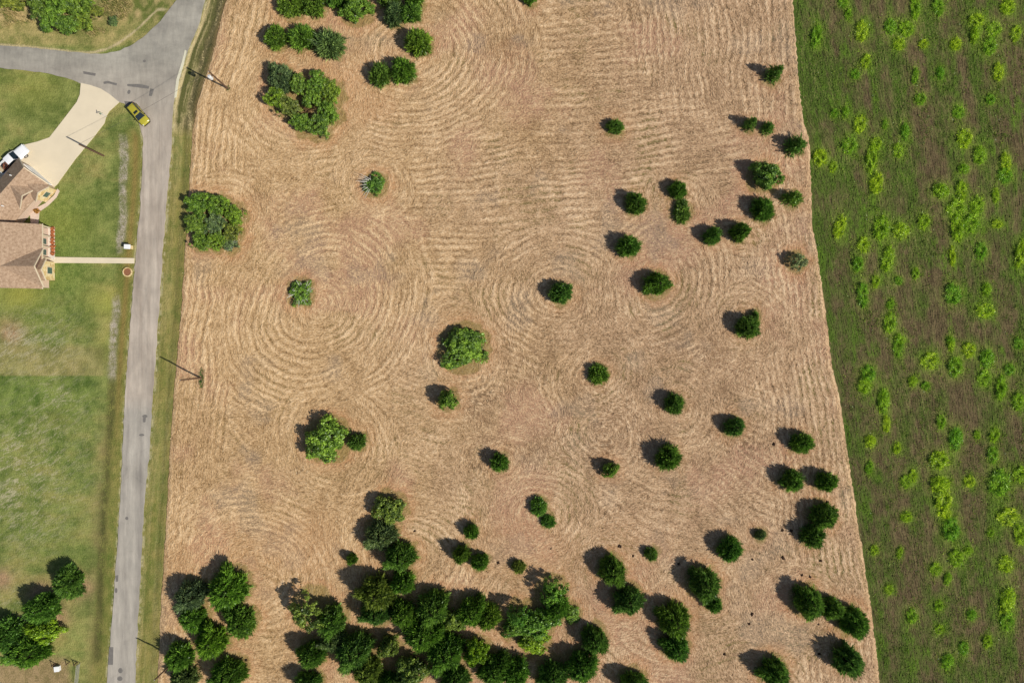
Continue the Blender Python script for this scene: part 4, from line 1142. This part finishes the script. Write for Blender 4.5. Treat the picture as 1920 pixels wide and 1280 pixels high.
# ------------------------------------------------------------ mailbox, planter ring, utility box, fence, gate
M_WHITE = simple("white paint", (.78, .78, .76, 1), .6, .04, 2)
M_STONE_T = NT("honey stone")
v_ = M_STONE_T.n("ShaderNodeTexVoronoi"); v_.inputs["Scale"].default_value = 3.2
M_STONE_T.l(M_STONE_T.coord(), v_.inputs["Vector"])
M_STONE_T.color(M_STONE_T.ramp(v_.outputs["Color"], [(0.0, L4(196, 158, 98, ALB)), (.5, L4(228, 202, 148, ALB)), (1, L4(240, 226, 186, ALB))]))
M_STONE_T.bump(v_.outputs["Distance"], .5, .05)
M_STONE = M_STONE_T.m
root = empty("mailbox_pillar", W(245, 464)); root.rotation_euler = (0, 0, -.05)
tag(root, "stone mailbox pillar with a white cap beside the road", "mailbox")
bm = bmesh.new(); add_box(bm, (0, 0, .55), (.85, .62, 1.2), 0, .02); bm_obj("pillar", bm, M_STONE, root)
bm = bmesh.new(); add_box(bm, (0, 0, 1.2), (1.1, .8, .12), 0, .03); bm_obj("cap", bm, M_WHITE, root)
bm = bmesh.new(); add_box(bm, (.44, 0, .95), (.04, .3, .28)); bm_obj("mail_door", bm, M_GALV, root)

root = empty("planter_ring", W(239.5, 510)); tag(root, "round stone planter ring filled with brown mulch on the lawn", "planter")
bm = bmesh.new()
for i in range(14):
    a = i * 2 * math.pi / 14; add_box(bm, (.74 * math.cos(a), .74 * math.sin(a), .08), (.2, .33, .26), a, .03)
bm_obj("stone_edge", bm, M_STONE, root)
bm = bmesh.new(); add_prism(bm, [(.66 * math.cos(i * .3927), .66 * math.sin(i * .3927)) for i in range(16)], -.1, .12)
bm_obj("mulch", bm, simple("mulch", L4(150, 102, 72, ALB), .95, .3, 9), root)

root = empty("utility_box", W(110, 1251)); root.rotation_euler = (0, 0, .12); tag(root, "small white utility box on bare ground near fence posts", "utility box")
bm = bmesh.new(); add_box(bm, (0, 0, .3), (.82, .82, .62), 0, .03); bm_obj("box", bm, M_WHITE, root)
bm = bmesh.new(); add_box(bm, (0, 0, .64), (.9, .9, .06), 0, .02); bm_obj("lid", bm, M_WHITE, root)
FP = [(104, 1243, "wooden fence post just above the white utility box"), (131, 1240, "wooden fence post between the utility box and the gate"), (145, 1241, "wooden fence post at the top end of the gate")]
for px, py, lb in FP:
    root = empty("fence_post", W(px, py)); tag(root, lb, "fence post", "wooden fence posts on the lower lawn")
    bm = bmesh.new(); add_tube(bm, [(0, 0, -.2), (0, 0, 1.2)], [.09, .08], 8); bm_obj("post", bm, M_WOOD, root)
    bm = bmesh.new(); add_tube(bm, [(-.05, -.05, .95), (-.65, -.6, -.05)], [.06, .06], 6); bm_obj("brace", bm, M_WOOD, root)
root = empty("metal_gate", W(149, 1262)); root.rotation_euler = (0, 0, -.10); tag(root, "grey pipe gate with five rails on the lower lawn", "gate")
M_STEEL = simple("dull gate steel", L4(150, 148, 142, .8), .5, .08, 3, .3)
bm = bmesh.new()
for y in (-1.9, 1.9): add_tube(bm, [(0, y, 0), (0, y, 1.35)], .035, 6)
bm_obj("gate_frame", bm, M_STEEL, root)
for k in range(5):
    bm = bmesh.new(); add_tube(bm, [(0, -1.9, .25 + k * .26), (0, 1.9, .25 + k * .26)], .028, 6); bm_obj("rail", bm, M_STEEL, root)

# ------------------------------------------------------------ the house
t = NT("brown shingles")
co = t.coord(); n1 = t.noise(2.6, 4, .7, co); n2 = t.noise(.5, 3, .6, co)
wv = t.n("ShaderNodeTexWave", wave_type='BANDS', bands_direction='X'); wv.inputs["Scale"].default_value = 1.7; wv.inputs["Distortion"].default_value = 3.0
wv.inputs["Detail"].default_value = 3; wv.inputs["Detail Scale"].default_value = 1.5; t.l(co, wv.inputs["Vector"])
c1 = t.ramp(n1, [(.28, L4(144, 118, 94, ALB)), (.5, L4(178, 150, 124, ALB)), (.74, L4(202, 176, 148, ALB))])
t.color(t.mix(1.0, c1, t.ramp(wv.outputs["Fac"], [(0, (.86, .86, .86, 1)), (1, (1.06, 1.06, 1.06, 1))]), 'MULTIPLY')); t.bump(n1, .4, .03)
M_ROOF = t.m
M_BRICK = simple("pale pink brick", L4(214, 188, 166, ALB), .9, .1, 7)
M_TRIM = simple("cream trim", L4(226, 208, 178, ALB), .7, .04, 2)
M_SIDING = simple("brown gable siding", L4(110, 86, 74, ALB), .85, .1, 5)
M_GLASS = simple("window glass", L4(88, 108, 98, ALB), .12, .1, 1, spec=.6)
M_DARKGL = simple("dark glass", (.012, .02, .024, 1), .06, .1, 1, spec=.7)
house = empty("house", (-86, 18, 0))
tag(house, "brick house with brown shingle roofs and stone front gables beside the driveway", "house")
HO = Vector((-86, 18, 0))
def hp(bm):
    bmesh.ops.translate(bm, vec=-HO, verts=bm.verts); return bm
def gable_tri(bm, p0, p1, top, depth):
    """triangular prism: base corners p0, p1, apex top, pushed back along depth vector"""
    f = [bm.verts.new(Vector(p)) for p in (p0, p1, top)]; b = [bm.verts.new(Vector(p) + Vector(depth)) for p in (p0, p1, top)]
    bm.faces.new(f); bm.faces.new(b[::-1])
    for i in range(3): bm.faces.new((f[i], f[(i + 1) % 3], b[(i + 1) % 3], b[i]))
XE, XR, ZE, ZR = -80.8, -90.0, 2.85, 7.0
Y0, Y1 = 9.05, 20.15
# main block
bm = bmesh.new(); add_box(bm, (-89.9, (Y0 + Y1) / 2, 1.4), (17.0, Y1 - Y0 - .7, 2.9)); wall = bm_obj("wall", hp(bm), M_BRICK, house)
bm = bmesh.new()
gable_tri(bm, (-98.6, Y0 + .36, 2.8), (-81.4, Y0 + .36, 2.8), (XR, Y0 + .36, 6.6), (0, .2, 0)); gable_tri(bm, (-98.6, Y1 - .56, 2.8), (-81.4, Y1 - .56, 2.8), (XR, Y1 - .56, 6.6), (0, .2, 0))
bm_obj("gable_wall", hp(bm), M_BRICK, house)
bm = bmesh.new()
add_slab(bm, [(XE, Y0, ZE), (XE, Y1, ZE), (XR, Y1, ZR), (XR, Y0, ZR)], .16)
add_slab(bm, [(XR, Y0, ZR), (XR, Y1, ZR), (-99.2, Y1, ZE), (-99.2, Y0, ZE)], .16)
roof = bm_obj("roof", hp(bm), M_ROOF, house)
bm = bmesh.new()
add_box(bm, (XE + .05, (Y0 + Y1) / 2, ZE - .08), (.1, Y1 - Y0 + .12, .16)); 
bm_obj("eave_trim", hp(bm), M_TRIM, roof)
# cross gable of the main block
gy, gh, gz = 12.7, 3.35, 5.35
bm = bmesh.new()
add_slab(bm, [(-80.62, gy, gz), (-88, gy, gz), (-88, gy - gh, gz - gh * .74), (-80.62, gy - gh, gz - gh * .74)], .14)
add_slab(bm, [(-80.62, gy, gz), (-80.62, gy + gh, gz - gh * .74), (-88, gy + gh, gz - gh * .74), (-88, gy, gz)], .14)
r2 = bm_obj("gable_roof", hp(bm), M_ROOF, house)
bm = bmesh.new(); gable_tri(bm, (-80.95, gy - gh + .35, 2.85), (-80.95, gy + gh - .35, 2.85), (-80.95, gy, gz - .2), (-.3, 0, 0)); bm_obj("gable_siding", hp(bm), M_SIDING, house)
def barge(bm, p, q, wd=.14, ht=.2):
    p = Vector(p); q = Vector(q); d = (q - p); u = Vector((0, 0, 1)); sd = d.cross(u).normalized() * wd * .5
    v = [bm.verts.new(x) for x in (p - sd, p + sd, q + sd, q - sd, p - sd - u * ht, p + sd - u * ht, q + sd - u * ht, q - sd - u * ht)]
    for f in ((0, 1, 2, 3), (7, 6, 5, 4), (0, 4, 5, 1), (1, 5, 6, 2), (2, 6, 7, 3), (3, 7, 4, 0)): bm.faces.new([v[i] for i in f])
bm = bmesh.new()
for sg in (-1, 1): barge(bm, (-80.55, gy, gz + .03), (-80.55, gy + sg * gh, gz - gh * .74 + .03))
bm_obj("barge_board", hp(bm), M_TRIM, r2)
# stone bay of the main block
by, bh, bz = 12.3, 1.85, 4.15
bm = bmesh.new(); add_box(bm, (-80.95, by, 1.35), (1.1, 3.2, 2.8)); gable_tri(bm, (-80.41, by - 1.55, 2.75), (-80.41, by + 1.55, 2.75), (-80.41, by, 3.95), (-.3, 0, 0)); bm_obj("stone_bay", hp(bm), M_STONE, house)
bm = bmesh.new()
add_slab(bm, [(-80.2, by, bz), (-83.5, by, bz), (-83.5, by - bh, bz - bh * .7), (-80.2, by - bh, bz - bh * .7)], .12)
add_slab(bm, [(-80.2, by, bz), (-80.2, by + bh, bz - bh * .7), (-83.5, by + bh, bz - bh * .7), (-83.5, by, bz)], .12)
r3 = bm_obj("bay_roof", hp(bm), M_ROOF, house)
bm = bmesh.new()
for sg in (-1, 1): barge(bm, (-80.14, by, bz + .03), (-80.14, by + sg * bh, bz - bh * .7 + .03))
bm_obj("barge_board", hp(bm), M_TRIM, r3)
bm = bmesh.new(); add_box(bm, (-80.37, by, 1.5), (.1, 1.25, 1.45)); wi = bm_obj("window", hp(bm), M_TRIM, house)
bm = bmesh.new(); add_box(bm, (-80.33, by, 1.5), (.08, 1.05, 1.25)); bm_obj("pane", hp(bm), M_GLASS, wi)
# porch
bm = bmesh.new(); add_box(bm, (-81.0, 17.2, .1), (1.3, 5.7, .2)); bm_obj("porch_floor", hp(bm), simple("porch concrete", L4(226, 216, 200, ALB), .85, .05, 2), house)
for y in (14.5, 16.4, 18.3, 19.9):
    bm = bmesh.new(); add_box(bm, (-80.95, y, 1.4), (.2, .2, 2.6)); bm_obj("porch_post", hp(bm), M_TRIM, house)
for y in (15.5, 17.4):
    bm = bmesh.new(); add_box(bm, (-81.38, y, 1.45), (.06, 1.1, 1.4)); wi = bm_obj("window", hp(bm), M_TRIM, house)
    bm = bmesh.new(); add_box(bm, (-81.34, y, 1.45), (.06, .95, 1.2)); bm_obj("pane", hp(bm), M_GLASS, wi)
# garage wing, turned forty degrees
A_ = Vector((-85.03, 31.4, 0)); a_u = Vector((.747, -.665, 0)).normalized(); s_u = Vector((-.665, -.747, 0)).normalized()
def LW(t_, w_, z_): return A_ + s_u * t_ + a_u * w_ + Vector((0, 0, z_))
WW, TL, SL = 6.77, 11.5, .74
zr = 2.8 + WW / 2 * SL
bm = bmesh.new()
def wing_box(bm, t0, t1, w0, w1, z0, z1):
    v = [bm.verts.new(LW(t_, w_, z_)) for z_ in (z0, z1) for t_, w_ in ((t0, w0), (t1, w0), (t1, w1), (t0, w1))]
    for f in ((3, 2, 1, 0), (4, 5, 6, 7), (0, 1, 5, 4), (1, 2, 6, 5), (2, 3, 7, 6), (3, 0, 4, 7)): bm.faces.new([v[i] for i in f])
wing_box(bm, .2, TL, .4, WW - .4, 0, 2.78)
gable_tri(bm, LW(.2, .4, 2.7), LW(.2, WW - .4, 2.7), LW(.2, WW / 2, zr - .25), s_u * .25)
bm_obj("garage_wall", hp(bm), M_BRICK, house)
bm = bmesh.new()
add_slab(bm, [LW(-.2, 0, 2.8), LW(-.2, WW / 2, zr), LW(TL, WW / 2, zr), LW(TL, 0, 2.8)], .15)
add_slab(bm, [LW(-.2, WW / 2, zr), LW(-.2, WW, 2.8), LW(TL, WW, 2.8), LW(TL, WW / 2, zr)], .15)
gr = bm_obj("garage_roof", hp(bm), M_ROOF, house)
bm = bmesh.new(); barge(bm, LW(-.25, WW / 2, zr + .02), LW(-.25, 0, 2.82)); barge(bm, LW(-.25, WW / 2, zr + .02), LW(-.25, WW, 2.82)); bm_obj("barge_board", hp(bm), M_TRIM, gr)
bm = bmesh.new(); wing_box(bm, .1, .22, 1.0, 5.8, .05, 2.3); bm_obj("garage_door", hp(bm), M_WHITE, house)
def wing_gable(tc, half, ztop, wfront, slope, wback, tm):
    bm = bmesh.new()
    add_slab(bm, [LW(tc, wfront, ztop), LW(tc, wback, ztop), LW(tc - half, wback, ztop - half * slope), LW(tc - half, wfront, ztop - half * slope)], .13)
    add_slab(bm, [LW(tc, wfront, ztop), LW(tc + half, wfront, ztop - half * slope), LW(tc + half, wback, ztop - half * slope), LW(tc, wback, ztop)], .13)
    r = bm_obj("gable_roof", hp(bm), M_ROOF, house)
    bm = bmesh.new()
    for sg in (-1, 1): barge(bm, LW(tc, wfront + .05, ztop + .03), LW(tc + sg * half, wfront + .05, ztop - half * slope + .03))
    bm_obj("barge_board", hp(bm), M_TRIM, r)
    bm = bmesh.new(); gable_tri(bm, LW(tc - half + .3, wfront - .35, ztop - half * slope - .1), LW(tc + half - .3, wfront - .35, ztop - half * slope - .1), LW(tc, wfront - .35, ztop - .2), -a_u * .25)
    bm_obj("gable_siding", hp(bm), tm, house)
wing_gable(3.6, 2.5, 5.15, 6.2, .80, 3.4, M_SIDING)
wing_gable(1.7, 1.7, 4.15, 7.25, .72, 4.9, M_STONE)
bm = bmesh.new(); wing_box(bm, .25, 3.1, 6.3, 7.0, 0, 2.85); bm_obj("stone_bay", hp(bm), M_STONE, house)
bm = bmesh.new(); wing_box(bm, 1.05, 2.25, 6.95, 7.06, .8, 2.2); wi = bm_obj("window", hp(bm), M_TRIM, house)
bm = bmesh.new(); wing_box(bm, 1.17, 2.13, 7.0, 7.09, .9, 2.1); bm_obj("pane", hp(bm), M_GLASS, wi)
for t_, w_ in ((2.4, 2.2), (7.2, 4.6)):
    bm = bmesh.new(); p = LW(t_, w_, 4.2); zz = 2.8 + min(w_, WW - w_) * SL
    add_tube(bm, [(p.x, p.y, zz - .1), (p.x, p.y, zz + .4)], [.1, .1], 8); bm_obj("vent_pipe", hp(bm), M_WHITE, gr)
sheet("walkway", [(58, 420), (57, 402), (66, 391), (86, 381), (102, 366), (108, 354), (112, 358), (106, 370), (90, 386), (74, 397), (72, 420)], .088, simple("pinkish paving", L4(222, 200, 182, ALB), .9, .06, 2))
# flowers in front of the porch
for i in range(8):
    o = bpy.data.objects.new("flower_shrub", CROWNS['B'][i % 4]); col.objects.link(o)
    o.location = W(100.5, 429 + i * 6.7) + Vector((0, 0, .05)); o.scale = (.46, .40, .55); o.rotation_euler = (0, 0, i * 1.3); o.color = (.62, .25, .10, 1)
    tag(o, "rust orange flowering shrub in the row along the house porch", "flowers", "orange flowers along the porch")
o = bpy.data.objects.new("flower_shrub", CROWNS['B'][1]); col.objects.link(o); o.location = W(70, 396); o.scale = (.55, .55, .7); o.color = (.46, .24, .05, 1)
tag(o, "single round golden orange shrub by the garage wing walkway", "flowers")

# ------------------------------------------------------------ vehicles
M_TYRE = simple("tyre rubber", (.015, .015, .016, 1), .85, .1, 5)
M_RIM = simple("alloy rim", (.5, .5, .52, 1), .3, .05, 3, .8)
M_BLACK = simple("black plastic", (.014, .014, .015, 1), .6, .1, 4)
M_LAMP = simple("lamp glass", (.85, .85, .82, 1), .1, .02, 2, spec=.7)
M_TAIL = simple("red lamp", (.45, .015, .012, 1), .2, .02, 2, spec=.6)
def paint(name, c):
    m = simple(name, c, .28, .03, 1.5, .0, .6)
    m.node_tree.nodes["Principled BSDF"].inputs["Coat Weight"].default_value = .6
    return m
def loft(bm, secs):
    """closed rounded body from (x, half width, z bottom, z top)"""
    rings = []
    for x, hw, zb, zt in secs:
        r = min(.14, hw * .3)
        pts = [(-hw, zb + r), (-hw + r * .6, zb), (hw - r * .6, zb), (hw, zb + r), (hw, zt - r * 1.4), (hw - r * 1.0, zt - r * .2), (hw * .5, zt), (-hw * .5, zt), (-hw + r * 1.0, zt - r * .2), (-hw, zt - r * 1.4)]
        rings.append([bm.verts.new((x, y, z)) for y, z in pts])
    n = len(rings[0])
    for a, b in zip(rings[:-1], rings[1:]):
        for k in range(n): bm.faces.new((a[k], a[(k + 1) % n], b[(k + 1) % n], b[k]))
    bm.faces.new(rings[0]); bm.faces.new(rings[-1][::-1])
def frustum(bm, x0, x1, hw, z0, X0, X1, HW, z1):
    v = [bm.verts.new(p) for p in ((x0, -hw, z0), (x1, -hw, z0), (x1, hw, z0), (x0, hw, z0), (X0, -HW, z1), (X1, -HW, z1), (X1, HW, z1), (X0, HW, z1))]
    for f in ((3, 2, 1, 0), (4, 5, 6, 7), (0, 1, 5, 4), (1, 2, 6, 5), (2, 3, 7, 6), (3, 0, 4, 7)): bm.faces.new([v[i] for i in f])
def wheel(root, x, y, r=.36):
    sg = 1 if y > 0 else -1
    bm = bmesh.new(); add_tube(bm, [(x, y - sg * .12, r), (x, y + sg * .10, r)], [r, r], 20); w_ = bm_obj("wheel", bm, M_TYRE, root)
    bm = bmesh.new(); add_tube(bm, [(x, y + sg * .09, r), (x, y + sg * .115, r)], [r * .62, r * .58], 14); bm_obj("rim", bm, M_RIM, w_)
def quad_panel(name, pts, mat, root, th=.015):
    bm = bmesh.new(); P = [Vector(p) for p in pts]; nrm = (P[1] - P[0]).cross(P[2] - P[0]).normalized() * th
    a = [bm.verts.new(p + nrm) for p in P]; b = [bm.verts.new(p - nrm) for p in P]; n = len(P)
    bm.faces.new(a); bm.faces.new(b[::-1])
    for i in range(n): bm.faces.new((a[i], b[i], b[(i + 1) % n], a[(i + 1) % n]))
    return bm_obj(name, bm, mat, root)

def suv(loc, rz):
    root = empty("parked_car", loc, rz)
    tag(root, "bright yellow car with a dark sunroof parked at the road junction", "car")
    Mp = paint("yellow paint", (.40, .35, .030, 1))
    bm = bmesh.new(); loft(bm, [(-2.28, .72, .42, .86), (-2.2, .86, .34, 1.0), (-1.2, .93, .28, 1.06), (.7, .93, .28, 1.04), (1.35, .92, .28, 1.02), (1.95, .86, .32, .93), (2.22, .74, .38, .82), (2.3, .58, .45, .72)])
    body = bm_obj("body", bm, Mp, root, True)
    bm = bmesh.new(); loft(bm, [(-2.32, .80, .28, .62), (-2.0, .965, .26, .6), (2.0, .93, .26, .58), (2.34, .70, .3, .56)]); bm_obj("lower_trim", bm, M_BLACK, root)
    bm = bmesh.new(); frustum(bm, -2.1, 1.15, .86, 1.0, -1.85, .30, .68, 1.60); cab = bm_obj("cabin_glass", bm, M_DARKGL, root)
    bm = bmesh.new(); add_box(bm, (-.76, 0, 1.63), (2.2, 1.36, .09), 0, .035); rf = bm_obj("roof", bm, Mp, root, True)
    bm = bmesh.new(); add_box(bm, (-.15, 0, 1.685), (.45, .85, .025), 0, .008); bm_obj("sunroof", bm, M_DARKGL, rf)
    for y in (-.64, .64):
        bm = bmesh.new(); add_tube(bm, [(-1.75, y, 1.68), (-1.6, y, 1.74), (.05, y, 1.74), (.2, y, 1.68)], .025, 6); bm_obj("roof_rail", bm, M_BLACK, rf)
    for sg in (-1, 1):
        quad_panel("pillar", [(.30, sg * .69, 1.60), (.42, sg * .685, 1.58), (1.22, sg * .86, 1.02), (1.06, sg * .875, 1.02)], Mp, root, .02)
        bm = bmesh.new(); add_box(bm, (.85, sg * 1.0, 1.1), (.16, .22, .15), 0, .04); bm_obj("mirror", bm, M_BLACK, root)
        bm = bmesh.new(); add_box(bm, (2.13, sg * .62, .76), (.22, .26, .12), -sg * .35, .03); bm_obj("headlight", bm, M_LAMP, root)
        bm = bmesh.new(); add_box(bm, (-2.24, sg * .72, .86), (.1, .18, .2), 0, .02); bm_obj("tail_light", bm, M_TAIL, root)
        for x in (-1.38, 1.38): wheel(root, x, sg * .86)
    return root
p = W(260, 214.5, .7); p.z = .065
suv(p, math.atan2(-30, 26)).scale = (.93, .93, .93)

def pickup(loc, rz):
    root = empty("pickup_truck", loc, rz)
    tag(root, "white pickup truck with an open loaded bed parked beside the garage", "pickup truck")
    Mp = paint("white car paint", (.80, .80, .80, 1))
    bm = bmesh.new(); loft(bm, [(.55, .95, .42, 1.12), (1.2, .96, .42, 1.14), (1.9, .95, .42, 1.10), (2.65, .90, .45, 1.02), (2.95, .78, .48, .90), (3.02, .6, .52, .8)]); bm_obj("hood", bm, Mp, root, True)
    bm = bmesh.new(); loft(bm, [(-1.0, .95, .42, 1.14), (.6, .96, .42, 1.15)]); bm_obj("body", bm, Mp, root, True)
    bm = bmesh.new(); frustum(bm, -1.0, 1.15, .90, 1.08, -.85, .35, .72, 1.74); bm_obj("cabin_glass", bm, M_DARKGL, root)
    bm = bmesh.new(); add_box(bm, (-.27, 0, 1.78), (1.3, 1.46, .09), 0, .035); bm_obj("roof", bm, Mp, root, True)
    bed = bmesh.new()
    add_box(bed, (-2.0, .91, .8), (1.98, .09, .72), 0, .02); add_box(bed, (-2.0, -.91, .8), (1.98, .09, .72), 0, .02); add_box(bed, (-2.98, 0, .8), (.08, 1.9, .70), 0, .02)
    bm_obj("bed", bed, Mp, root)
    bm = bmesh.new(); add_box(bm, (-1.98, 0, .6), (1.9, 1.72, .08)); bm_obj("bed_floor", bm, M_BLACK, root)
    bm = bmesh.new(); add_box(bm, (3.02, 0, .55), (.12, 1.6, .22), 0, .04); bm_obj("bumper", bm, M_GALV, root)
    for sg in (-1, 1):
        quad_panel("pillar", [(.35, sg * .73, 1.74), (.47, sg * .725, 1.72), (1.2, sg * .9, 1.1), (1.04, sg * .915, 1.1)], Mp, root, .02)
        bm = bmesh.new(); add_box(bm, (.85, sg * 1.08, 1.2), (.16, .26, .22), 0, .04); bm_obj("mirror", bm, M_BLACK, root)
        bm = bmesh.new(); add_box(bm, (2.86, sg * .68, .88), (.2, .28, .16), -sg * .3, .03); bm_obj("headlight", bm, M_LAMP, root)
        bm = bmesh.new(); add_box(bm, (-3.02, sg * .86, .9), (.06, .12, .3)); bm_obj("tail_light", bm, M_TAIL, root)
        for x in (-1.95, 1.9): wheel(root, x, sg * .86, .40)
    return root
p = W(24.5, 299, .9); p.z = .09
rz = math.atan2(43, 45)
pickup(p, rz)
Rz = Matrix.Rotation(rz, 3, 'Z')
bm = bmesh.new(); r = random.Random(4)
for i in range(16): add_box(bm, (r.uniform(-.55, .55), r.uniform(-.6, .6), r.uniform(.05, .25)), (r.uniform(.2, .6), r.uniform(.08, .16), .08), r.uniform(0, 3), .01)
o = bm_obj("scrap_pile", bm, simple("reddish scrap", L4(140, 86, 64, ALB), .85, .3, 4)); o.location = p + Rz @ Vector((-1.75, 0, .62)); o.rotation_euler = (0, 0, rz)
tag(o, "pile of reddish brown scraps in the pickup truck bed", "scrap")
bm = bmesh.new(); add_box(bm, (0, 0, .25), (.5, 1.1, .5), 0, .03); add_box(bm, (0, 0, .52), (.53, 1.13, .05), 0, .02)
o = bm_obj("cardboard_box", bm, simple("cardboard", L4(206, 184, 152, ALB), .9, .06, 3)); o.location = p + Rz @ Vector((-2.62, .15, .65)); o.rotation_euler = (0, 0, rz)
tag(o, "tan box at the rear of the pickup truck bed", "box")
